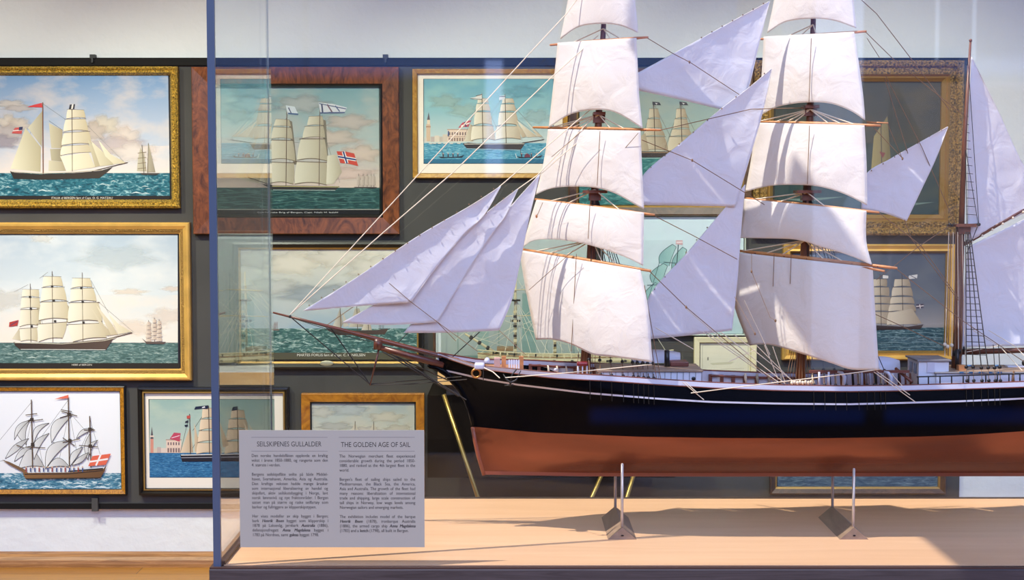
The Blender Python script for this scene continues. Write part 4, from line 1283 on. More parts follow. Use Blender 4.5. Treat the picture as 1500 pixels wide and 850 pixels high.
# ------------------------------------------- second case with a small model
Y2F, Y2B = 5.55, 6.02
M_case2 = wood('honey_case_wood', (236, 178, 104), (250, 206, 138), 5, (0.6, 6, 6), 0.4)
M_white2 = mat('white_case_floor', (238, 236, 230), 0.6)
M_dark2 = mat('dark_brown_body', (20, 14, 11), 0.8, var=0.15, vscale=6, spec=0.05)
M_brass = mat('brass_leg', (178, 148, 82), 0.28, 0.8)
M_glass2 = glass_mat('small_case_glass', (0.978, 0.98, 0.977), 0.015)
z2 = P(700, 546, Y2F).z
x20 = P(641, 546, Y2F).x
x21 = P(1000, 546, Y2F).x
t2 = thing('display_case', 'smaller glass case with honey wood band on slanted brass legs, near the wall', 'display case', ((x20 + x21) / 2, Y2F, 0.0))
b = MB(); b.box(x20, x21, Y2F, Y2B, P(700, 564, Y2F).z, z2); b.build('wood_band', M_case2, t2)
b = MB(); b.box(x20 + 0.004, x21 - 0.004, Y2F + 0.004, Y2B - 0.004, z2, z2 + 0.004); b.build('floor_board', M_white2, t2)
zb0 = P(700, 700, Y2F + 0.05).z; zb1 = P(700, 564, Y2F).z
xb0 = P(626, 620, Y2F + 0.05).x
b = MB(); b.box(xb0, x21 - 0.02, Y2F + 0.05, Y2B - 0.02, zb0, P(700, 580, Y2F + 0.05).z); b.build('body', M_dark2, t2)
b = MB(); b.box(x20 + 0.03, x21 - 0.03, Y2F + 0.08, Y2B - 0.05, P(700, 580, Y2F + 0.05).z, zb1); b.build('neck', mat('grey_neck', (96, 94, 90), 0.7), t2)
for (xa, ya, xb, yb) in ((650, 578, 702, 735), (884, 690, 864, 735), (930, 690, 916, 735)):
    A0 = P(xa, ya, Y2F - 0.012); B0 = P(xb, yb, Y2F - 0.012)
    d = (B0 - A0); e = A0 + d * (A0.z / (A0.z - B0.z)) * 0.995
    mb = MB(); mb.tube([A0, e], 0.0085, 8); mb.build('leg', M_brass, t2, True)
ztop2 = P(700, 352, Y2F).z
b = MB(); b.box(x20 + 0.012, x21, Y2F + 0.002, Y2F + 0.008, z2, ztop2); b.build('front_pane', M_glass2, t2)
b = MB(); b.box(x20 + 0.006, x20 + 0.012, Y2F + 0.002, Y2B - 0.01, z2, ztop2); b.build('side_pane', M_glass2, t2)
b = MB(); b.box(x20 + 0.004, x20 + 0.013, Y2F, Y2F + 0.009, z2, ztop2); b.build('corner_edge', M_matw, t2)

# small model of a frigate: cream hull, two masts showing, pale rigging
YM = 5.80
M_cream = mat('cream_model_wood', (206, 192, 150), 0.5)
M_cord2 = mat('pale_cord', (214, 208, 184), 0.8)
M_tan2 = mat('tan_model_wood', (150, 118, 78), 0.5)
M_dk2 = mat('dark_model_fitting', (40, 36, 30), 0.5)
zk = z2 + 0.006
base2 = P(800, 545, YM)
sm = thing('ship_model', 'small cream ship model with bare masts and pale rigging in the glass case behind', 'model ship', (base2.x, YM, z2 + 0.004))
secs = []
xb2 = P(700, 520, YM).x; xs2 = P(985, 520, YM).x
for i in range(15):
    s = i / 14
    x = xb2 + (xs2 - xb2) * s
    w = 0.085 * min(1, math.sin(math.pi * min(1, s * 0.9 + 0.04)) ** 0.5)
    if i == 0: w = 0.006
    sh = 0.012 * (2 * s - 1) ** 2
    ztop = P(800, 521, YM).z + sh
    zkeel = P(800, 531.5, YM).z + (0.0 if i > 1 else 0.012 - 0.005 * i)
    secs.append([Vector((x, YM + w * a, ztop + (zkeel - ztop) * q)) for a, q in ((-1, 0), (-1, .45), (-.75, .8), (-.06, 1), (.06, 1), (.75, .8), (1, .45), (1, 0), (0.8, .14), (-0.8, .14), (-1, 0))])
mb = MB(); mb.grid(secs)
mb.f.append(list(range(11))); mb.m.append(0); mb.c.append(None)
hull2 = mb.build('hull', M_cream, sm)
for px in (770, 905):
    c = P(px, 531, YM)
    mb = MB(); mb.box(c.x - .012, c.x + .012, YM - .03, YM + .03, z2 + .0045, c.z + .001); mb.build('cradle', M_white2, sm)
for k in range(9):
    s = 0.12 + k * 0.09
    x = xb2 + (xs2 - xb2) * s
    c = Vector((x, YM - 0.082, P(800, 526, YM).z))
    mb = MB(); mb.box(c.x - .005, c.x + .005, c.y - .004, c.y + .02, c.z - .004, c.z + .004); mb.build('gun_port', M_dk2, hull2)
def rail2(py, r, m, name):
    mb = MB()
    mb.tube([Vector((xb2 + (xs2 - xb2) * s / 14, YM - 0.085 * min(1, math.sin(math.pi * min(1, s / 14 * 0.9 + 0.04)) ** 0.5), P(800, py, YM).z + 0.012 * (2 * s / 14 - 1) ** 2)) for s in range(15)], r, 5, )
    return mb.build(name, m, sm)
rail2(521, .003, M_tan2, 'rail'); rail2(516, .0025, M_cream, 'rail')
for k in range(24):
    s = 0.08 + k * 0.036
    x = xb2 + (xs2 - xb2) * s
    w = 0.085 * min(1, math.sin(math.pi * min(1, s * 0.9 + 0.04)) ** 0.5)
    z0 = P(800, 522, YM).z + 0.012 * (2 * s - 1) ** 2
    mb = MB(); mb.box(x - .003, x + .003, YM - w - .002, YM - w + .003, z0, z0 + 0.015); mb.build('stanchion', M_cream if k % 3 else M_dk2, sm)
mb = MB(); mb.box(P(728, 515, YM).x, P(752, 515, YM).x, YM - .05, YM + .05, P(740, 513, YM).z, P(740, 509, YM).z)
mb.build('deck_platform', M_tan2, sm)
mb = MB(); mb.tube([P(742, 527, YM), P(681, 489, YM)], [.008, .004], 6); bsp = mb.build('bowsprit', M_cream, sm, True)
for f in (.25, .45, .65, .85):
    c = P(742 + (681 - 742) * f, 527 + (489 - 527) * f, YM)
    mb = MB(); mb.ball(c, .0095); mb.build('band', M_dk2, bsp)
ml = {}
for name, px, top in (('foremast', 755, 398), ('mainmast', 813, 372), ('mizzenmast', 905, 392)):
    mb = MB(); mb.tube([P(px, 521, YM), P(px, 440, YM), P(px + 1, top, YM)], [.007, .006, .003], 6); mo = mb.build('mast', M_cream, sm, True)
    for py in (440, 470) if px < 800 else (430, 465):
        c = P(px, py, YM)
        mb = MB(); mb.box(c.x - .02, c.x + .02, YM - .02, YM + .02, c.z - .003, c.z + .003); mb.build('mast_top', M_dk2, mo)
    for py, hw in ((424, 26), (462, 34)):
        mb = MB(); mb.tube([P(px - hw, py + 2, YM - .01), P(px + hw, py, YM - .01)], [.002, .002], 5); mb.build('yard', M_cream, mo, True)
    for k in range(6):
        mb = MB(); mb.tube([P(px + 1, 440, YM), P(px - 16 + k * 13, 518, YM - .075)], .0011, 4); mb.build('shroud', M_cord2, sm)
    for k in range(9):
        py = 455 + k * 7
        mb = MB(); mb.box(P(px - 3, py, YM - .06).x, P(px + 2, py, YM - .06).x, YM - .062, YM - .056, P(px, py + 2, YM).z, P(px, py - 1.5, YM).z); mb.build('deadeye', M_dk2 if k % 2 else M_cream, sm)
    for q in ((px - 60, 512), (px - 90, 500), (px + 70, 514)):
        mb = MB(); mb.tube([P(px, 426 if q[0] < px else 405, YM), P(q[0], q[1], YM)], .0010, 4); mb.build('stay', M_cord2, sm)
for (x0, y0, x1, y1) in ((745, 420, 683, 490), (755, 400, 690, 495), (683, 490, 760, 514), (683, 490, 735, 520), (812, 376, 760, 425), (700, 500, 780, 470), (740, 470, 830, 505), (700, 520, 760, 480)):
    mb = MB(); mb.tube([P(x0, y0, YM), P(x1, y1, YM)], .0010, 4); mb.build('stay', M_cord2, sm)
# ------------------------------------------------------ the big ship model
M_hull = mat('black_hull_lacquer', (2, 2, 7), 0.2, spec=0.05)
M_copper = mat('copper_red_bottom', (128, 70, 46), 0.26, 0.5, var=0.10, vscale=9, stretch=(0.4, 1, 2))
M_keel = mat('keel_red', (140, 74, 52), 0.4)
M_bwhite = mat('hull_white', (200, 199, 214), 0.45)
M_rib = mat('red_brown_timber', (112, 58, 44), 0.45, var=0.12, vscale=20)
M_deckp = wood('deck_planking', (176, 122, 84), (202, 148, 104), 18, (0.4, 6, 1), 0.5, 0.5)
M_mast = wood('mast_timber', (84, 44, 28), (132, 78, 48), 20, (3, 3, 0.4), 0.4, 0.6)
M_yard = wood('yard_timber', (176, 108, 62), (214, 150, 96), 24, (0.6, 2, 2), 0.4, 0.4)
M_sprit = wood('dark_spar', (74, 38, 30), (112, 62, 46), 18, (0.5, 3, 3), 0.35, 0.5)
M_rope = mat('pale_rope', (222, 208, 186), 0.85)
M_dark_rope = mat('black_rope', (34, 28, 28), 0.7)
M_brown_rope = mat('brown_rope', (128, 98, 74), 0.8)
M_fit = mat('black_fitting', (24, 22, 24), 0.4)
M_house = mat('deckhouse_white', (214, 216, 228), 0.5)
M_roof = mat('slate_roof', (120, 116, 120), 0.6)
M_roofw = wood('roof_planks', (140, 116, 98), (168, 142, 120), 20, (0.5, 5, 1), 0.55)
M_red = mat('dark_red_paint', (120, 28, 36), 0.4)
M_ringgold = mat('brass_ring', (190, 130, 70), 0.3, 0.7)
M_blue = mat('blue_fitting', (70, 110, 150), 0.4)
M_sail = sail_mat('sailcloth', (238, 232, 228), 0.22)
M_jib = sail_mat('jib_cloth', (232, 230, 236), 0.25)

def tab(pts):
    xs = [p[0] for p in pts]; ys = [p[1] for p in pts]
    return lambda x: float(np.interp(x, xs, ys))
railY = tab([(600, 512), (645, 519), (660, 524), (700, 536), (760, 542), (820, 547.5), (880, 550.5), (960, 556), (1040, 561), (1140, 565), (1240, 566.5), (1314, 565.5), (1408, 563), (1500, 560), (1700, 550)])
bandY = lambda x: railY(x) + min(7.4, max(2.6, 2.6 + (x - 645) / 32.0))
stripeY = tab([(600, 534), (640, 541), (662, 545), (710, 556), (760, 564), (860, 576), (960, 584), (1040, 589), (1140, 591.5), (1240, 592.5), (1314, 590.7), (1408, 588), (1500, 584), (1700, 570)])
waterY = tab([(600, 620), (690, 625), (787, 634), (934, 640), (1060, 642), (1193, 642.5), (1347, 640), (1423, 637), (1500, 632), (1700, 612)])
keelY = tab([(600, 693), (708, 695.5), (850, 698), (1060, 698.5), (1255, 698.3), (1500, 698), (1700, 698)])
stemX = tab([(515, 640), (538, 646), (553, 657), (566, 668), (579, 679), (600, 687), (624, 691.5), (645, 695), (666, 700), (697, 709)])
sternX = tab([(540, 1720), (585, 1690), (640, 1660), (698, 1640)])
BEAM = 0.112

def rowdef(name):
    return {'rail': (railY, 0.93), 'band': (bandY, 0.945), 'mid1': (lambda x: (bandY(x) + stripeY(x)) / 2, 0.965),
            'st0': (lambda x: stripeY(x) - 1.3, 0.985), 'st1': (lambda x: stripeY(x) + 1.3, 0.988),
            'm2': (lambda x: stripeY(x) * .7 + waterY(x) * .3, 1.0), 'm3': (lambda x: stripeY(x) * .35 + waterY(x) * .65, 1.0),
            'wl': (waterY, 0.985), 'c1': (lambda x: waterY(x) * .8 + keelY(x) * .2, 0.95), 'c2': (lambda x: waterY(x) * .6 + keelY(x) * .4, 0.87),
            'c3': (lambda x: waterY(x) * .42 + keelY(x) * .58, 0.74), 'c4': (lambda x: waterY(x) * .26 + keelY(x) * .74, 0.52), 'c5': (lambda x: waterY(x) * .12 + keelY(x) * .88, 0.16),
            'k0': (lambda x: keelY(x) - 5.2, 0.055), 'k1': (keelY, 0.05)}[name]
ORDER = ['rail', 'band', 'mid1', 'st0', 'st1', 'm2', 'm3', 'wl', 'c1', 'c2', 'c3', 'c4', 'c5', 'k0', 'k1']
NS = 64
def half(s, jf, w):
    """half breadth at station s (0 bow .. 1 stern), jf 0 rail .. 1 keel"""
    el = 0.20 + 0.24 * jf
    er = 0.16 + 0.22 * jf
    f = 1.0
    if s < el:
        f = 1 - (1 - s / el) ** 2.1
    if s > 1 - er:
        g_ = 1 - (1 - (1 - s) / er) ** 2.2
        f = min(f, max(g_, 0.55 * (1 - jf) ** 2))
    return max(0.0035, BEAM * w * f)

def hull_rows(names, grow=0.0, s0=0.0, s1=1.0, ns=NS):
    rows = []
    for nme in names:
        fy, w = rowdef(nme)
        jf = ORDER.index(nme) / (len(ORDER) - 1)
        x0 = 660.0
        for _ in range(12): x0 = stemX(fy(x0))
        x1 = 1680.0
        for _ in range(6): x1 = sternX(fy(x1))
        near = []
        for i in range(ns + 1):
            s = s0 + (s1 - s0) * (i / ns) ** (1.35 if s0 == 0 else 1.0)
            px = x0 + (x1 - x0) * s
            hb = half(s, jf, w) + grow
            near.append(P(px, fy(px), ZS - hb))
        rows.append(near)
    return rows

def both(rows):
    far = [[Vector((p.x, 2 * ZS - p.y, p.z)) for p in r] for r in rows]
    return rows, far

keelZ = P(1100, 698.4, ZS).z
ship = thing('ship_model', 'large three masted barque model with black and copper red hull under white sails', 'model ship', (P(1100, 698, ZS).x, ZS, keelZ))

def hull_part(name, names, m, grow=0.0, closed_ends=True):
    near, far = both(hull_rows(names, grow))
    mb = MB()
    mb.grid([r[::-1] for r in near])
    mb.grid(far)
    for e in (0, -1):                 # close bow and stern
        ring = [r[e] for r in near] + [r[e] for r in far][::-1]
        for i in range(len(near) - 1):
            q = [near[i][e], near[i + 1][e], far[i + 1][e], far[i][e]]
            mb.add(q if e == 0 else q[::-1], [(0, 1, 2, 3)])
    return mb, near, far

mb, nr, fr = hull_part('hull', ['band', 'mid1', 'st0', 'st1', 'm2', 'm3', 'wl'], M_hull)
hull = mb.build('hull', M_hull, ship, True)
mb, _, _ = hull_part('b', ['wl', 'c1', 'c2', 'c3', 'c4', 'c5', 'k0'], M_copper)
mb.build('copper_bottom', M_copper, ship, True)
mb, kn, kf = hull_part('k', ['k0', 'k1'], M_keel)
mb.grid([kn[1], kf[1]])
mb.build('keel', M_keel, ship)
mb, _, _ = hull_part('s', ['st0', 'st1'], M_bwhite, 0.0012)
mb.build('white_stripe', M_bwhite, ship, True)
mb, bn, bf = hull_part('r', ['rail', 'band'], M_bwhite, 0.0016)
mb.build('rail_band', M_bwhite, ship, True)

# deck and the inner side of the far bulwark
rn = hull_rows(['rail'])[0]
dn = [Vector((p.x, ZS - max(.0005, (ZS - p.y) - .004 - .03 * min(1, max(0, (900 - (750 + p.x * F / p.y)) / 130.0))), p.z - 0.030)) for p in rn]
df = [Vector((p.x, 2 * ZS - p.y, p.z)) for p in dn]
mb = MB(); mb.grid([dn, df]); mb.build('deck', M_deckp, ship)
rf = [Vector((p.x, 2 * ZS - p.y - 0.002, p.z)) for p in rn]
mb = MB(); mb.grid([[Vector((p.x, p.y, p.z)) for p in rf], [Vector((p.x, p.y, p.z - 0.029)) for p in rf]]); mb.build('bulwark', M_bwhite, ship)
def inset(p, base, extra):
    bf = min(1, max(0, (900 - (750 + p.x * F / p.y)) / 130.0))
    return max(0.0005, (ZS - p.y) - base - extra * bf)
mb = MB(); mb.grid([[Vector((p.x, p.y + 0.0035, p.z)) for p in rn], [Vector((p.x, ZS - inset(p, .0035, .03), p.z - 0.029)) for p in rn]]); mb.build('bulwark', M_bwhite, ship)
def railcap(pts, name, m, r):
    mb = MB(); mb.tube(pts, r, 6); return mb.build(name, m, ship, True)
railcap([Vector((p.x, p.y + 0.001, p.z + 0.0005)) for p in rn], 'cap_rail', M_rib, 0.0020)
railcap([Vector((p.x, 2 * ZS - p.y, p.z + 0.001)) for p in rn], 'cap_rail', M_rib, 0.0022)
bl = hull_rows(['band'], 0.0020)[0]
railcap([Vector((p.x, p.y, p.z)) for p in bl], 'rubbing_strake', M_rib, 0.0013)

def far_at(px):
    """point of the far rail opposite the pixel column, and its normal data"""
    best = min(rf, key=lambda p: abs(750 + p.x * F / p.y - px))
    return best
def near_at(px):
    return min(rn, key=lambda p: abs(750 + p.x * F / p.y - px))

# timber stanchions and top rail inside the far bulwark
for px in list(range(776, 880, 20)) + list(range(1034, 1180, 21)):
    p = far_at(px)
    mb = MB(); mb.box(p.x - .0035, p.x + .0035, p.y - .007, p.y - .0005, p.z - .029, p.z - 0.006); mb.build('bulwark_stanchion', M_rib, ship)
for x0, x1 in ((770, 880), (1030, 1200)):
    pts = [p for p in rf if x0 < 750 + p.x * F / p.y < x1]
    mb = MB(); mb.tube([Vector((p.x, p.y - .006, p.z - .0085)) for p in pts], 0.0026, 6); mb.build('pin_rail', M_rib, ship)
for px in (1092, 1103, 1111, 1118, 1128, 1134, 1145):
    p = far_at(px)
    mb = MB()
    mb.tube([p + Vector((0, -.010, .000)), p + Vector((0, -.011, -.010)), p + Vector((.002, -.010, -.024))], [.0024, .0034, .0016], 6)
    mb.build('rope_coil', M_rope, ship, True)
for px in (800, 812, 826):
    p = far_at(px)
    mb = MB()
    mb.tube([p + Vector((0, -.012, -.006)), p + Vector((0.002, -.013, -.016)), p + Vector((.000, -.012, -.026))], [.0018, .0026, .0012], 6)
    mb.build('rope_coil', M_rope, ship, True)

# stem post, cutwater and trail board
mb = MB()
pts = [(628, 537), (640, 539), (652, 546), (662, 556), (673, 570), (682, 586), (688, 604), (692, 624)]
mb.tube([P(x + (2 if i > 1 else 0), y, ZS) for i, (x, y) in enumerate(pts)], [.0035, .006, .0085, .009, .008, .007, .006, .005], 8)
mb.build('cutwater', M_hull, ship, True)
mb = MB(); mb.tube([P(x, y, ZS) for x, y in ((693, 626), (696, 645), (701, 668), (709.5, 696))], 0.0048, 8); mb.build('stem_post', M_keel, ship, True)
mb = MB(); mb.ball(P(629.5, 536.5, ZS), .0042, 0, 8, (1.2, .8, .9)); mb.build('figurehead', M_hull, ship, True)

# bowsprit and jib boom
def spar(pts, rs, m, name, parent=ship, n=8):
    mb = MB(); mb.tube([P(*p) if len(p) == 3 else P(p[0], p[1], ZS) for p in pts], rs, n); return mb.build(name, m, parent, True)
bsp = spar([(552, 508), (600, 521.5), (650, 535)], [.0058, .0068, .0075], M_sprit, 'bowsprit')
jb = spar([(400, 458), (470, 475.5), (556, 498), (650, 523), (672, 529)], [.0018, .0032, .0050, .0052, .005], M_sprit, 'jib_boom')
spar([(554, 497), (553.5, 512)], [.0092, .0092], M_sprit, 'boom_cap', bsp)
mb = MB(); c = P(425, 464, ZS); mb.ball(c, .0036); mb.build('boom_band', M_fit, jb, True)
spar([(556.5, 506), (542, 565)], [.0022, .0012], M_sprit, 'dolphin_striker')

def rope(pts, r=0.0008, m=M_rope, name='rope', parent=ship):
    mb = MB(); mb.tube([P(*p) if len(p) == 3 else P(p[0], p[1], ZS) for p in pts], r, 4)
    return mb.build(name, m, parent)
for pts in ([(425, 464), (542, 563)], [(484, 480), (512, 520), (542, 563)]):
    rope(pts, .0011, M_dark_rope, 'martingale_stay')
for pts in ([(542, 563, ZS), (600, 558, ZS + .01), (676, 552, ZS - .03)], [(542, 564, ZS), (600, 563, ZS), (684, 556, ZS - .04)]):
    rope(pts, .0009, M_dark_rope, 'back_rope')
for pts in ([(560, 515, ZS - .006), (672, 581, ZS - .02)], [(574, 519, ZS - .006), (683, 586, ZS - .03)], [(562, 514, ZS + .006), (684, 570, ZS + .03)]):
    rope(pts, .0013, M_dark_rope, 'bobstay')
rope([(428, 466, ZS - .005), (480, 480, ZS - .02), (545, 499, ZS - .02), (645, 524, ZS - .03)], .0006, M_dark_rope, 'foot_rope')
rope([(428, 466, ZS + .005), (520, 496, ZS + .02), (645, 520, ZS + .03)], .0006, M_dark_rope, 'foot_rope')

# bow fittings: cathead, hawse ring, anchor, knightheads, winch, posts
p = P(703, 536, ZS - .075)
mb = MB(); mb.box(p.x - .011, p.x + .009, p.y - .014, p.y + .02, p.z - .006, p.z + .005); o = mb.build('cathead', M_bwhite, ship); bevel(o, .003)
def ring(c, R, r, m, name, ax='y', n=16, parent=ship):
    mb = MB()
    pts = []
    for i in range(n + 1):
        t = 2 * math.pi * i / n
        d = Vector((math.cos(t) * R, 0, math.sin(t) * R)) if ax == 'y' else Vector((math.cos(t) * R, math.sin(t) * R, 0))
        pts.append(Vector(c) + d)
    mb.tube(pts, r, 6, cap=False)
    return mb.build(name, m, parent, True)
ring(P(697.5, 547, ZS - .076), .0085, .0023, M_ringgold, 'hawse_ring')
ya = ZS - .112
mb = MB()
mb.tube([P(757, 541, ya), P(750, 549, ya), P(747, 566, ya - .004)], [.0014, .0018, .0022], 6)
mb.tube([P(737, 548, ya), P(742, 556, ya - .003), P(748, 561, ya - .004), P(756, 557, ya - .003), P(763, 543, ya)], [.0008, .0018, .0024, .0018, .0008], 6)
mb.tube([P(739, 565, ya - .002), P(752, 564, ya - .002)], .0014, 6)
mb.build('anchor', M_fit, ship, True)
rope([(709, 539, ZS - .09), (722, 545, ZS - .10), (732, 554, ZS - .11)], .0012, M_rope, 'anchor_line')
rope([(708, 541, ZS - .09), (708, 558, ZS - .09)], .0009, M_dark_rope, 'anchor_chain')
for px in (738, 763.5):
    p = P(px, 530, ZS - .02)
    mb = MB(); mb.box(p.x - .0045, p.x + .0045, p.y - .006, p.y + .006, p.z - .022, p.z + .011); mb.build('bitt_post', M_yard, ship)
p = P(718, 528, ZS - .02)
mb = MB(); mb.tube([p + Vector((-.006, -.02, 0)), p + Vector((-.006, -.008, 0)), p + Vector((-.006, .02, 0))], [.0045, .006, .0045], 12); mb.build('windlass_drum', M_bwhite, ship, True)
mb = MB(); mb.box(p.x + .008, p.x + .02, p.y - .014, p.y + .014, p.z - .014, p.z + .005); mb.build('windlass_cheek', mat('pink_timber', (190, 150, 140), .6), ship)
# forecastle planking and its short ladder
b0 = [p for p in rn if 655 < 750 + p.x * F / p.y < 768]
mb = MB(); mb.grid([[Vector((p.x, p.y + .006, p.z - .008)) for p in b0], [Vector((p.x, 2 * ZS - p.y - .006, p.z - .008)) for p in b0]]); mb.build('forecastle_deck', M_deckp, ship)
for k in range(5):
    p = P(746 + k * 3.5, 536, ZS - .03)
    mb = MB(); mb.box(p.x - .0015, p.x + .0015, p.y - .002, p.y + .002, p.z - .02, p.z + .012); mb.build('ladder_stile', M_house, ship)

# pump with a red top beside the foremast
p = P(853, 533, ZS - .045)
mb = MB(); mb.box(p.x - .011, p.x + .011, p.y - .01, p.y + .01, p.z - .004, p.z + .004); o = mb.build('pump_top', M_red, ship); bevel(o, .003)
for dx in (-.009, 0, .009):
    mb = MB(); mb.tube([p + Vector((dx, -.006, -.004)), p + Vector((dx, -.006, -.028))], .0016, 6); mb.build('pump_leg', M_bwhite, ship, True)
mb = MB(); mb.ball(P(814, 542, ZS + .05), .0042); mb.build('white_float', M_bwhite, ship, True)

# ------------------------------------------------------------------- masts
foreX = lambda y: 858 + (530 - y) * 0.053
mainX = lambda y: 1173 + (540 - y) * 0.036
mizX = lambda y: 1402 + (520 - y) * 0.0435
def mast(fx, y0, ys, rs):
    return spar([(fx(y), y) for y in ys], rs, M_mast, 'mast')
fm = mast(foreX, 570, [575, 420, 300, 170, 40, -110, -180], [.0105, .010, .0085, .007, .0052, .0035, .002])
mm = mast(mainX, 570, [578, 420, 300, 165, 40, -110, -200], [.0105, .010, .0088, .0072, .0054, .0036, .002])
zm = spar([(1398, 570), (1403, 500), (1407, 330)], [.0100, .0098, .0085], M_mast, 'mast')
spar([(1407.5, 352), (1413, 200), (1421.5, 62)], [.0062, .0048, .0022], M_mast, 'topmast', zm)
mb = MB(); mb.ball(P(1421.8, 59.5, ZS), .0036); mb.build('truck', M_mast, zm, True)
def cap(parent, px, py, w, m=M_mast):
    c = P(px, py, ZS)
    mb = MB(); mb.box(c.x - w, c.x + w, c.y - .022, c.y + .022, c.z - .003, c.z + .003); mb.build('mast_top', m, parent)
    mb = MB(); mb.box(c.x - .012, c.x + .012, c.y - .010, c.y + .010, c.z - .018, c.z - .003); mb.build('hound', m, parent)
cap(fm, foreX(278), 281, .024); cap(fm, foreX(165), 167, .012); cap(mm, mainX(278), 281, .024); cap(mm, mainX(155), 157, .014)
cap(zm, 1411, 330, .020)
spar([(1388, 331), (1436, 329)], [.0025, .0025], M_fit, 'crosstree', zm)
for px in (1391, 1433.5, 1434):
    mb = MB(); mb.ball(P(px, 329, ZS - .004), .0036); mb.build('block', M_fit, zm, True)

KB = 0.85
def brace_Y(px, py, fx, off):
    Xm = P(fx(py), py, ZS).x
    u = P(px, py, 1.0).x
    return (ZS - off + KB * Xm) / (1 + KB * u)

def yard(parent, fx, x0, y0, x1, y1, r=.0036, off=.016):
    pts = []; rs = []
    for i in range(9):
        f = i / 8
        px = x0 + (x1 - x0) * f; py = y0 + (y1 - y0) * f
        pts.append(P(px, py, brace_Y(px, py, fx, off))); rs.append(r * (0.45 + 0.55 * math.sin(math.pi * (0.08 + 0.84 * f))))
    mb = MB(); mb.tube(pts, rs, 8); yo = mb.build('yard', M_yard, parent, True)
    for f in (.12, .3, .44, .58, .72, .88):
        px = x0 + (x1 - x0) * f; py = y0 + (y1 - y0) * f + 1
        mb = MB(); mb.ball(P(px, py, brace_Y(px, py, fx, off + .004)), .0017, 0, 6); mb.build('robband', M_rib, parent)
    return yo

yard(fm, foreX, 806, 66, 949, 54.5); yard(fm, foreX, 781, 186.5, 968, 190.5); yard(fm, foreX, 784, 292, 959, 315); yard(fm, foreX, 762, 365, 953, 397, .0042)
yard(mm, mainX, 1113, 57.5, 1269, 46); yard(mm, mainX, 1106, 178, 1290, 184); yard(mm, mainX, 1086, 290, 1288, 311.5); yard(mm, mainX, 1078, 367, 1314, 393, .0042)
spar([(955, 190, 2.83), (967, 190.6, 2.815)], [.0018, .0012], M_yard, 'stunsail_boom', fm)
spar([(1270, 179, 2.83), (1301, 180.3, 2.80)], [.002, .0012], M_yard, 'stunsail_boom', mm)
spar([(1262, 391, 2.80), (1296, 397.5, 2.77)], [.0026, .0022], M_yard, 'stunsail_boom', mm)

# ------------------------------------------------------------ square sails
def cloth(name, top, bot, left, right, depth, m, nu=26, nv=26, wr=0.0016, seed=0.0, rope_r=0.0007, thick=0.0010):
    g_ = coons(top, bot, left, right, nu, nv)
    rows = []
    for r in g_:
        row = []
        for (px, py, u, v) in r:
            Y = depth(px, py, u, v)
            e = math.sin(math.pi * min(max(u, 0), 1)) ** 0.3 if 0 < u < 1 else 0
            Y += wr * e * (mnoise.noise(Vector((px * .035 + seed, py * .022, seed))) + 0.5 * mnoise.noise(Vector((px * .09 + seed, py * .05, 3 + seed))))
            row.append(P(px, py, Y))
        rows.append(row)
    mb = MB(); mb.grid([r[::-1] for r in rows])
    o = mb.build(name, m, ship, True)
    sd = o.modifiers.new('hem', 'SOLIDIFY'); sd.thickness = thick; sd.offset = 0
    # bolt rope around the edge
    per = rows[0] + [r[-1] for r in rows[1:]] + rows[-1][::-1][1:] + [r[0] for r in rows[::-1][1:]]
    if rope_r:
        clean = [per[0]]
        for q in per[1:]:
            if (q - clean[-1]).length > 1e-4: clean.append(q)
        mb = MB(); mb.tube(clean, rope_r, 4); mb.build('bolt_rope', M_sail, o, True)
    return o

def square(fx, tl, tr, bot, left, right, belly=0.020, off=0.022, seed=0.0):
    def depth(px, py, u, v):
        return brace_Y(px, py, fx, off) - belly * math.sin(math.pi * u) * (0.12 + 0.88 * math.sin(math.pi * (0.08 + 0.62 * v)))
    return cloth('square_sail', [tl, tr], bot, [tl] + left + [bot[0]], [tr] + right + [bot[-1]], depth, M_sail, seed=seed)

square(foreX, (840, -70), (921, -78), [(821, 57), (848, 39), (884, 34.5), (911, 38), (934.5, 48)], [(832, 0)], [(930, 0)], seed=1)
square(foreX, (817, 63), (932, 56), [(804, 187), (835, 167.5), (871, 160.5), (903, 165), (941, 188)], [(814.5, 90), (807.5, 155)], [(934, 100), (936, 140)], seed=2)
square(foreX, (803, 189.5), (938, 192), [(785, 285), (806.6, 276), (838, 273), (874, 275), (902, 283.5), (928, 298), (943, 306)], [(797, 235)], [(940, 240)], seed=3)
square(foreX, (786, 293), (943, 312), [(766, 362), (783.3, 351.6), (819.5, 351), (863, 358.6), (915, 376), (942, 389)], [(776, 325)], [(942.5, 350)], seed=4)
square(foreX, (763.5, 367), (938, 396), [(785, 497.5), (810, 497.5), (838, 505), (869, 519.5), (900, 523), (955, 530.5)], [(764, 385), (772, 433)], [(943, 418), (950, 459)], belly=0.03, seed=5)
square(mainX, (1142, -66), (1243, -74), [(1124, 48), (1150, 32), (1189, 27), (1222, 30), (1254, 41)], [(1134, 0)], [(1250, 0)], seed=6)
square(mainX, (1119, 54), (1251, 47), [(1112, 170), (1138, 156.5), (1176, 150), (1215, 151), (1246, 162), (1267, 176)], [(1116, 110)], [(1257, 88), (1264, 140)], seed=7)
square(mainX, (1108, 180), (1266, 184), [(1092, 280.5), (1128, 272), (1166, 270.5), (1200, 273), (1236, 283.5), (1270, 300.5)], [(1101, 230)], [(1269, 240)], seed=8)
square(mainX, (1089, 291.5), (1269, 309.5), [(1081, 348.5), (1115, 349), (1166, 351), (1205, 362), (1244, 374), (1277, 388)], [(1086, 320)], [(1268, 340), (1270, 362)], seed=9)
square(mainX, (1079, 370), (1278, 392), [(1098, 506), (1127.6, 505), (1174, 518), (1218, 532), (1247, 541), (1287, 541.5)], [(1074.6, 440)], [(1281.5, 453.5)], belly=0.03, seed=10)

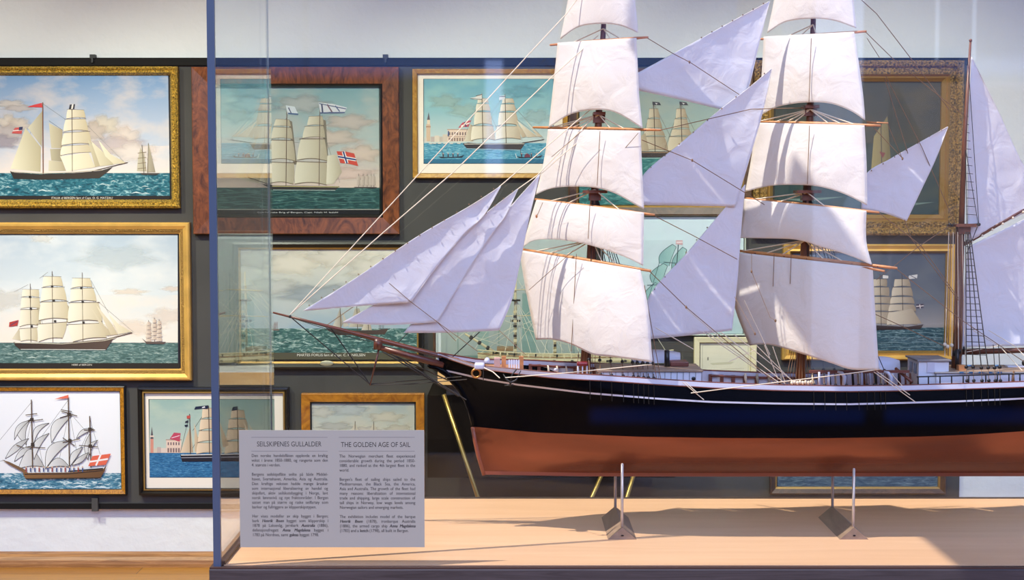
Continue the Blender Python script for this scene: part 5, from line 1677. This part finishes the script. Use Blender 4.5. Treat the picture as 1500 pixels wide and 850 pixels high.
# ----------------------------------------------------------- fore-and-aft sails
def tri(name, head, tack, clew, luff, leech, foot, Y0, sl=0.0, seed=0.0, m=None, belly=0.010):
    def depth(px, py, u, v):
        return Y0 + sl * (px - tack[0]) / 300.0 + belly * math.sin(math.pi * u) * v * (1 - v * .5)
    hd = (head[0], head[1])
    hd2 = (head[0] + 0.6, head[1] + 0.2)
    return cloth(name, [hd, hd2], [tack] + foot + [clew], [hd] + luff + [tack], [hd2] + leech + [clew], depth, m or M_jib, 20, 30, 0.0030, seed)

tri('jib', (733, 273), (444, 455.5), (602, 442.5), [(690, 301), (611, 347), (516, 411)], [(709, 315), (680, 343), (638, 393)], [(486, 452), (530, 448)], 2.862, 0.004, 21)
tri('jib', (758, 277), (501, 473), (640, 471.5), [(720, 306), (676, 343), (590, 420)], [(741, 315), (724, 338), (689, 390)], [(570, 476)], 2.874, 0.004, 22)
tri('jib', (790, 256), (592, 487.5), (731, 484), [(745, 306), (690, 370), (640, 430)], [(775, 320), (761, 388), (749, 441)], [(660, 487)], 2.885, 0.004, 23)
def quad(name, top, bot, left, right, Y0, seed, dy=0.0, m=None):
    def depth(px, py, u, v):
        return Y0 + dy * u + 0.010 * math.sin(math.pi * u) * math.sin(math.pi * v)
    return cloth(name, top, bot, left, right, depth, m or M_jib, 22, 26, 0.0028, seed)
tri('staysail', (1127, 2), (928, 131), (1087, 167.5), [(1078, 28.5), (1020, 60.5), (940, 104), (926, 112)], [(1113, 60), (1100, 116)], [(985, 143)], 2.895, 0, 24)
tri('staysail', (1130, 101), (930, 300), (1077, 302.5), [(1094, 131), (1052, 163), (996, 211), (943, 256)], [(1117, 165), (1098, 232)], [(1000, 301)], 2.885, 0, 25)
tri('staysail', (1091, 271), (945, 497), (1072, 484), [(1077, 288), (1062, 305), (1007, 370), (951, 435)], [(1086, 330), (1080, 410)], [(1010, 491)], 2.89, 0, 26)
tri('staysail', (1388, 186), (1262, 306), (1328, 323.5), [(1352, 206), (1306, 232), (1268, 257)], [(1371, 232), (1350, 277)], [(1295, 312)], 2.885, 0, 27)
tri('gaff_topsail', (1423, 84), (1418, 354), (1540, 293), [(1418, 200)], [(1461, 160), (1500, 243)], [(1480, 322)], 2.905, 0, 28)
quad('spanker', [(1418, 362), (1540, 302)], [(1404, 508.5), (1640, 503)], [(1418, 362), (1411, 440), (1404, 508.5)], [(1540, 302), (1590, 400), (1640, 503)], 2.91, 29)
spar([(1412, 358, ZS + .012), (1545, 281, ZS + .012)], [.0042, .0030], M_sprit, 'gaff')
for f in range(8):
    mb = MB(); q = P(1424 + f * 15, 354 - f * 8.7, ZS + .008); mb.ball(q, .0026, 0, 6); mb.build('gaff_hoop', M_rope, ship)
spar([(1404, 516, ZS + .012), (1660, 509, ZS + .012)], [.0058, .0050], M_sprit, 'boom')

# hanks along the luffs
def hanks(a, b, n, Y, m=M_brown_rope):
    for i in range(n):
        f = (i + .5) / n
        mb = MB(); mb.ball(P(a[0] + (b[0] - a[0]) * f, a[1] + (b[1] - a[1]) * f - 1, Y), .0016, 0, 6); mb.build('hank', m, ship)
hanks((444, 454), (732, 272), 16, 2.862); hanks((680, 339), (757, 276), 6, 2.874); hanks((1020, 60), (1126, 2), 7, 2.895); hanks((943, 255), (1130, 100), 9, 2.885); hanks((951, 434), (1090, 271), 9, 2.89); hanks((1268, 256), (1387, 186), 7, 2.885)
# ------------------------------------------------------------------ rigging
# stays before the foremast
rope([(425, 461), (609, 260), (769, 85.5), (830, 20), (888, -60)], .0010, M_rope, 'stay')
rope([(425, 461), (560, 342), (665, 251.5), (808, 113), (876, 52)], .0011, M_rope, 'stay')
rope([(731, 274), (792, 222), (868, 158)], .0010, M_rope, 'stay')
rope([(757, 278), (787, 257), (869, 172)], .0010, M_rope, 'stay')
rope([(789, 258), (826, 225), (870, 190)], .0010, M_rope, 'stay')
rope([(478, 477), (560, 420), (732, 273)], .0007, M_brown_rope, 'stay')
rope([(580, 506), (595, 490), (660, 425), (757, 277)], .0008, M_dark_rope, 'stay')
rope([(662, 524), (703, 486)], .0010, M_dark_rope, 'stay')
for pts in ([(602, 442.5, 2.86), (570, 415, 2.86)], [(602, 442.5, 2.86), (640, 471.5, 2.87), (668, 500, 2.87)], [(640, 471.5, 2.87), (700, 515, 2.85)], [(731, 484, 2.885), (770, 520, 2.85)]):
    rope(pts, .0007, M_brown_rope, 'sheet')
# bowlines and lines on the fore sails
for pts in ([(800, 335, 2.95), (865, 275, 2.90), (935, 195, 2.80)], [(786, 318, 2.93), (795, 297, 2.93)], [(775, 425, 2.92), (840, 367, 2.87)], [(808, 230, 2.89), (860, 186, 2.85)]):
    rope(pts, .0006, M_brown_rope, 'bowline')
mb = MB(); mb.ball(P(786, 317, 2.925), .0030, 0, 8, (.8, .8, 1.3)); mb.build('block', M_yard, ship, True)
# thin lines added in front of the sails for the wiggly shadows they cast
for fx, segs in ((foreX, ((192, 272, 3), (298, 350, -6), (372, 515, -22))), (mainX, ((56, 150, -2), (184, 270, 0), (372, 420, -45), (372, 416, -20)))):
    for ya, yb, dx in segs:
        pts = []
        for i in range(7):
            py = ya + (yb - ya) * i / 6
            px = fx(py) + dx
            pts.append(P(px, py, brace_Y(px, py, fx, .022 + .024 + .004)))
        mb = MB(); mb.tube(pts, .0007, 4); mb.build('sail_line', M_brown_rope, ship)
# lifts and slings between a sail's foot and the yard below
for fx, top, ends in ((foreX, 168, [(807, 187), (820, 187), (838, 187.5), (850, 188), (895, 189), (916, 189.5)]), (foreX, 278, [(805, 295), (832, 298), (908, 308)]), (foreX, 352, [(786, 368), (806, 371), (828, 375), (882, 384), (905, 389)]),
                      (mainX, 160, [(1112, 178), (1135, 179), (1150, 180), (1162, 180.5), (1215, 182), (1235, 183), (1255, 183.5)]), (mainX, 282, [(1106, 292), (1144, 295), (1208, 302)]), (mainX, 352, [(1088, 368), (1120, 372), (1143, 375), (1208, 382), (1238, 385)]), (foreX, 42, [(838, 63), (895, 58), (910, 57)]), (mainX, 36, [(1150, 55), (1172, 53), (1196, 51)])):
    for (ex, ey) in ends:
        rope([(fx(top), top, ZS - .014), (ex, ey, brace_Y(ex, ey, fx, .018))], .0013, M_rope, 'lift')
# braces
for pts in ([(947, 55, 2.84), (985, 78, 2.86), (1012, 92, 2.87), (1085, 140, 2.89)], [(966, 191, 2.81), (1100, 160, 2.88), (1180, 158, 2.9)], [(940, 205, 2.80), (1014, 235, 2.84), (1120, 300, 2.87)], [(958, 316, 2.81), (1015, 345, 2.83), (1080, 380, 2.85)], [(952, 398, 2.80), (1005, 450, 2.82), (1100, 530, 2.84), (1140, 565, 2.84)],
            [(1268, 47, 2.82), (1310, 88, 2.84), (1400, 160, 2.88), (1414, 170, 2.9)], [(1270, 56, 2.82), (1288, 84, 2.84)], [(1300, 181, 2.79), (1322, 233, 2.82)], [(1280, 187, 2.8), (1322, 232, 2.82)], [(1288, 312, 2.8), (1349, 360, 2.83), (1404, 437, 2.86)], [(1313, 394, 2.75), (1410, 470, 2.82), (1500, 530, 2.85)],
            [(1281, 460, 2.8), (1330, 482, 2.84), (1385, 508, 2.88)], [(1262, 0, 2.9), (1284, 20, 2.9), (1330, 80, 2.9), (1390, 160, 2.9)], [(1284, 410, 2.8), (1345, 362, 2.84), (1392, 330, 2.9)], [(1325, 322, 2.88), (1335, 350, 2.88), (1404, 440, 2.88)], [(1298, 112, 2.86), (1350, 215, 2.88), (1400, 330, 2.9)], [(1296, 115, 2.87), (1330, 225, 2.88)]):
    rope(pts, .0008, M_brown_rope, 'brace')
for (px, py, Y) in ((1010, 91, 2.862), (1014, 235, 2.835), (1005, 450, 2.815), (1322, 232.5, 2.815), (1136, 470, 2.76), (1106, 489, 2.78), (1101, 398, 2.82)):
    mb = MB(); mb.ball(P(px, py, Y), .0026, 0, 8, (.8, .8, 1.3)); mb.build('block', M_brown_rope, ship, True)
rope([(1101, 372, 2.82), (1101, 398, 2.82), (1128, 465, 2.78), (1136, 470, 2.76)], .0005, M_brown_rope, 'sail_line')
rope([(1076, 435, 2.84), (1106, 489, 2.78)], .0006, M_brown_rope, 'sheet')
# sheets and tacks running to the deck before the mainmast
for a, bb in (((985, 494), (1016, 512)), ((1005, 452), (1060, 500)), ((1030, 487), (1118, 548)), ((1036, 487), (1140, 560)), ((1055, 486), (1150, 562)), ((1058, 488), (1098, 520)), ((1075, 490), (1166, 562)), ((1090, 440), (1128, 520)), ((1108, 506), (1158, 556)), ((1120, 506), (1140, 556)), ((1132, 508), (1150, 560)), ((960, 480), (1016, 512)), ((1068, 530), (1107, 512))):
    rope([(a[0], a[1], 2.86), (bb[0], bb[1], 2.87)], .0008, M_rope, 'sheet')
for i in range(9):
    rope([(1160 + i * 3, 515, ZS - .01), (1150 + i * 5, 566, ZS - .02)], .0006, M_brown_rope, 'halyard')
for i in range(7):
    rope([(848 + i * 4, 515, ZS - .012), (842 + i * 5, 560, ZS - .02)], .0006, M_brown_rope, 'halyard')
# long tacks outside the hull
rope([(740, 553.5, 2.785), (830, 546.5, 2.78), (955, 534, 2.78)], .0010, M_rope, 'tack_line')
rope([(1012, 576, 2.775), (1100, 565, 2.77), (1240, 548, 2.77), (1290, 541, 2.775)], .0010, M_rope, 'tack_line')
for a, bb in (((1000, 560), (1031, 586)), ((1004, 560), (1022, 576)), ((1280, 545), (1342, 590)), ((1284, 544), (1333, 579)), ((1306, 548), (1322, 566))):
    rope([(a[0], a[1], 2.785), (bb[0], bb[1], 2.775)], .0008, M_rope, 'sheet')
rope([(950, 455, 2.79), (953, 500, 2.79), (962, 556, 2.79)], .0007, M_brown_rope, 'sheet')
rope([(944, 418, 2.79), (958, 500, 2.79), (968, 556, 2.79)], .0007, M_brown_rope, 'sheet')

# shrouds with deadeyes and chainplates on the near side
def shroud_set(fx, top, xs, yu, r, m, ratl=False, Yside=None):
    for i, px in enumerate(xs):
        ry = railY(px)
        Yn = near_at(px).y
        lo = (px, ry - 1.5, Yn + .030)
        up = (px - 1.5, yu(px), Yn + .062)
        rope([(fx(top) + (i - len(xs) / 2) * .7, top, ZS - .006), up], r, m, 'shroud')
        for q in (lo, up):
            mb = MB(); mb.ball(P(*q), .0037, 0, 8, (1, .55, 1)); mb.build('deadeye', M_fit, ship, True)
        rope([lo, up], .0009, M_brown_rope, 'lanyard')
        sy = stripeY(px) + 9
        rope([(px, bandY(px), Yn - .0052), (px + .5, sy, Yn - .0085)], .0009, M_fit, 'chainplate')
shroud_set(foreX, 285, (864, 880, 896, 913, 928, 935, 943, 950, 958), lambda x: 527 + (x - 864) * .06, .0008, M_dark_rope)
shroud_set(mainX, 285, (1192, 1208, 1224, 1240, 1258, 1270, 1281, 1290, 1297), lambda x: 541 + (x - 1192) * .02, .0008, M_dark_rope)
# the mizzen's near shrouds, with ratlines
mzb = [(1415.5, 538), (1425.5, 538), (1437.5, 539), (1447.5, 539), (1457, 539), (1464.5, 538)]
mzt = [(1414.5, 340), (1416.5, 340), (1418.5, 340), (1421, 340)]
yz = lambda f: ZS - .02 - .07 * f
for i in range(4):
    a = mzt[i]; bb = mzb[i]
    rope([(a[0], a[1], yz(0)), (bb[0], bb[1], yz(1))], .0011, M_dark_rope, 'shroud')
for i in range(4, 6):
    rope([(mzb[i][0] - 2, 505, yz(1)), (mzb[i][0], mzb[i][1], yz(1))], .0008, M_dark_rope, 'backstay')
rope([(1418, 90, ZS - .004), (1434, 329, ZS - .006)], .0007, M_dark_rope, 'shroud'); rope([(1414.8, 220, ZS - .005), (1433, 329, ZS - .006)], .0007, M_dark_rope, 'shroud'); rope([(1414.5, 220, ZS - .005), (1416.5, 332, ZS - .006)], .0008, M_dark_rope, 'shroud')
for k in range(19):
    f = 0.06 + k * 0.047
    L = [(mzt[i][0] + (mzb[i][0] - mzt[i][0]) * f, mzt[i][1] + (mzb[i][1] - mzt[i][1]) * f, yz(f) - .0005) for i in (0, 3)]
    rope(L, .0007, M_dark_rope, 'ratline')
for k in range(13):
    py = 170 + k * 12
    w = max(3.5, (py - 130) * .083)
    rope([(1415 - (329 - py) * -.01, py, ZS - .006), (1415 + w, py + 1, ZS - .006)], .0006, M_dark_rope, 'ratline')
rope([(1433, 329, ZS - .006), (1416, 372, ZS - .012)], .0008, M_dark_rope, 'futtock_shroud')
for (px, py) in mzb:
    mb = MB(); mb.ball(P(px, py, yz(1)), .0040, 0, 8, (1, .6, 1)); mb.build('deadeye', M_fit, ship, True)
    rope([(px, py, yz(1)), (px + 1, 559, ZS - .102)], .0007, M_brown_rope, 'lanyard')
    mb = MB(); mb.ball(P(px + 1, 558, ZS - .103), .0038, 0, 8, (1, .6, 1)); mb.build('deadeye', M_fit, ship, True)
    Yn = near_at(px).y
    rope([(px, bandY(px), Yn - .0052), (px + .5, stripeY(px) + 8, Yn - .0085)], .0008, M_fit, 'chainplate')
for px in (1420, 1460):
    mb = MB(); mb.ball(P(px, 536, yz(1) + .01), .0032, 0, 8, (1.6, .8, .7)); mb.build('blue_block', M_blue, ship, True)
for i in range(7):
    rope([(1390 + i * 3.2, 340, ZS - .008), (1384 + i * 5, 522, ZS - .012)], .0009, M_brown_rope if i % 2 else M_rope, 'halyard')
mb = MB()
for (px, py) in ((1384, 505), (1388, 508), (1394, 506)):
    mb.ball(P(px, py, ZS - .02), .0042)
mb.build('rope_coil', M_rope, ship, True)
mb = MB(); mb.tube([P(1402, 512, ZS - .03), P(1402.5, 541, ZS - .03)], .0042, 8); mb.build('mast_collar', M_fit, ship, True)
for px, py, w in ((1406, 515, 5), (1412, 512, 4), (1398, 518, 4)):
    c = P(px, py, ZS - .02)
    mb = MB(); mb.ball(c, .004, 0, 8, (.8, .8, 1.6)); mb.build('block', M_fit, ship, True)
rope([(1416, 516, ZS - .02), (1470, 505, ZS - .02)], .0007, M_rope, 'reef_line')
for px in (1465, 1488):
    rope([(px - 40, 484, ZS + .0), (px, 508, ZS), (px + 34, 545, ZS - .05)], .0008, M_rope, 'brace')

# -------------------------------------------------------------- deckhouses
def house(name, x0, x1, ytop, ybot, Ya, Yb, m, roof, rov=.004, rt=.004):
    A0 = P(x0, ytop, Ya); B0 = P(x1, ytop, Ya); zb_ = P(x0, ybot, Ya).z
    mb = MB(); mb.box(A0.x, B0.x, Ya, Yb, zb_, A0.z - rt); h = mb.build(name, m, ship)
    mb = MB(); mb.box(A0.x - rov, B0.x + rov, Ya - rov, Yb + rov, A0.z - rt, A0.z); bevel(mb.build('roof', roof, h), .001)
    return h, A0, B0, zb_
h1, a1, b1, z1 = house('deckhouse', 878, 1027, 542, 566, 2.835, 2.945, M_house, M_roofw)
for px in (888, 905, 918, 1016):
    mb = MB(); mb.ball(P(px, 554 if px < 1000 else 555, 2.8345), .0042, 0, 10, (1, .35, 1)); mb.build('porthole', M_fit, h1, True)
for k in range(17):
    px = 884 + k * 9
    c = P(px, 551, 2.8345)
    mb = MB(); mb.box(c.x - .0005, c.x + .0005, 2.8338, 2.8352, c.z - .014, c.z + .008); mb.build('panel_joint', M_roof, h1)
p = P(977, 532, 2.89)
mb = MB(); mb.tube([Vector((p.x, 2.89, a1.z)), P(977, 514, 2.89)], .0054, 10); mb.ball(P(977, 514.5, 2.89), .0058, 0, 10, (1, 1, .5)); mb.build('stove_pipe', M_fit, ship, True)
c0 = P(981, 528, 2.90); c1 = P(1008, 535, 2.90)
mb = MB(); mb.box(c0.x, c1.x, 2.89, 2.93, a1.z, a1.z + .010); o = mb.build('skylight', M_rib, ship); bevel(o, .002)
def canvas_boat(xa, xb, yt, yb, Y):
    """upturned white boat lying on the deck beyond"""
    A0 = P(xa, yt, Y); B0 = P(xb, yb, Y)
    L = B0.x - A0.x; h = A0.z - B0.z
    rows = []
    for i in range(13):
        s = i / 12
        w = .026 * math.sin(math.pi * min(max(s * .92 + .04, 0), 1)) ** .5
        hh = h * (.75 + .25 * math.sin(math.pi * s))
        rows.append([Vector((A0.x + L * s, Y + w * math.cos(t), B0.z + hh * math.sin(t))) for t in [math.pi * q / 8 for q in range(9)]])
    mb = MB(); mb.grid(rows)
    for r in (rows[0], rows[-1]):
        mb.add(r, [tuple(range(9))])
    mb.build('boat', M_bwhite, ship, True)
canvas_boat(925, 996, 512, 530, 2.945)
canvas_boat(1262, 1317, 522, 545, 2.945)
# boat skids under the second boat and tall white davits
for px in (1200, 1214, 1236, 1262, 1304):
    base = P(px, 566, 2.83)
    mb = MB()
    if px in (1236, 1304):
        pts = [base, P(px + 1, 552, 2.83), P(px - 3, 546.5, 2.83), P(px - 9, 545, 2.835)]
        mb.tube(pts, [.0042, .0042, .0036, .0024], 8)
        mb.build('davit', M_bwhite, ship, True)
    else:
        mb.tube([base, P(px, 545, 2.83)], [.0026, .0022], 8); mb.build('stanchion', M_bwhite, ship, True)
mb = MB(); a = P(1186, 543.5, 2.84); bb = P(1332, 545, 2.84); mb.box(a.x, bb.x, 2.838, 2.846, min(a.z, bb.z) - .002, a.z + .001); mb.build('skid_beam', M_rib, ship)
for k in range(16):
    px = 1190 + k * 8.4
    mb = MB(); mb.tube([P(px, 547, 2.868), P(px + 1, 566, 2.868)], [.0016 + .0008 * (k % 3), .0026], 6); mb.build('belaying_pin', (M_rope, M_mast, M_bwhite, M_fit)[k % 4], ship, True)
for k in range(9):
    px = 1160 + k * 4
    mb = MB(); mb.ball(P(px, 561 - (k % 2), 2.86), .0042, 0, 8, (.8, .8, 1)); mb.build('rope_coil', M_rope, ship, True)
for px in (1318, 1326, 1333, 1340):
    mb = MB(); mb.tube([P(px, 547, 2.88), P(px + 1, 567, 2.88)], .002, 6); mb.build('stanchion', M_rib, ship, True)
mb = MB(); mb.tube([P(1312, 540, 2.87), P(1336, 560, 2.83)], .003, 6); mb.build('ladder', M_rib, ship, True)

h2, a2, b2, z2_ = house('deckhouse', 1346, 1390, 527, 570, 2.835, 2.915, M_house, M_roof)
c = P(1367, 538, 2.8345)
mb = MB(); mb.box(P(1358, 530, 2.8345).x, P(1369, 530, 2.8345).x, 2.833, 2.8352, P(1360, 546, 2.8345).z, P(1360, 530.5, 2.8345).z); mb.build('door', M_bwhite, h2)
for k in range(2):
    mb = MB(); yy = 2.85 + k * .03
    mb.box(a2.x - .0012, a2.x + .001, yy, yy + .018, a2.z - .030, a2.z - .010); mb.build('window', mat('dark_pane', (90, 96, 110), .2), h2)
h3, a3, b3, z3 = house('deckhouse', 1372, 1640, 545.5, 572, 2.828, 2.96, M_house, M_roof, .003, .003)
mb = MB(); mb.box(a3.x + .02, b3.x, 2.835, 2.955, a3.z, a3.z + .0006); mb.build('roof_planking', M_roofw, h3)
for k in range(5):
    px = 1408 + k * 14
    c = P(px, 545, 2.826)
    mb = MB(); mb.box(c.x - .004, c.x + .004, 2.823, 2.8255, c.z - .0028, c.z + .0005); mb.build('roof_cleat', M_blue, h3)
c = P(1410, 537, 2.85)
mb = MB(); mb.box(c.x - .007, c.x + .007, 2.85, 2.87, a3.z, a3.z + .011); mb.build('deck_chest', M_yard, ship)
c = P(1490, 533, 2.9)
mb = MB(); mb.ball(P(1501, 532, 2.88), .0062, 0, 10); mb.build('binnacle', M_fit, ship, True)
mb = MB(); mb.box(P(1474, 534, 2.92).x, P(1500, 534, 2.92).x, 2.91, 2.935, a3.z, a3.z + .003); mb.build('skylight', M_house, ship)
# open rail along the poop
pts = []
for px in range(1343, 1660, 12):
    pts.append(P(px, railY(px) - 12.5, near_at(min(px, 1640)).y + .003))
mb = MB(); mb.tube(pts, .0014, 6); mb.build('hand_rail', M_fit, ship, True)
for px in (1345, 1360, 1377, 1394, 1411, 1419, 1444, 1461, 1478, 1494, 1511, 1528, 1545, 1562):
    Yn = near_at(px).y + .003
    mb = MB(); mb.tube([P(px, railY(px) - 12.5, Yn), P(px, railY(px) + 1, Yn)], .0014, 6); mb.build('rail_post', M_fit, ship, True)
c = P(1484, 551, 2.80)
mb = MB(); mb.tube([P(1484, 560, 2.80), P(1484, 552, 2.80), P(1485, 546, 2.80)], [.0036, .0026, .002], 8); mb.ball(P(1485, 545, 2.80), .0024); mb.build('rope_coil', M_brown_rope, ship, True)
for px in (1462, 1488, 1300):
    pass
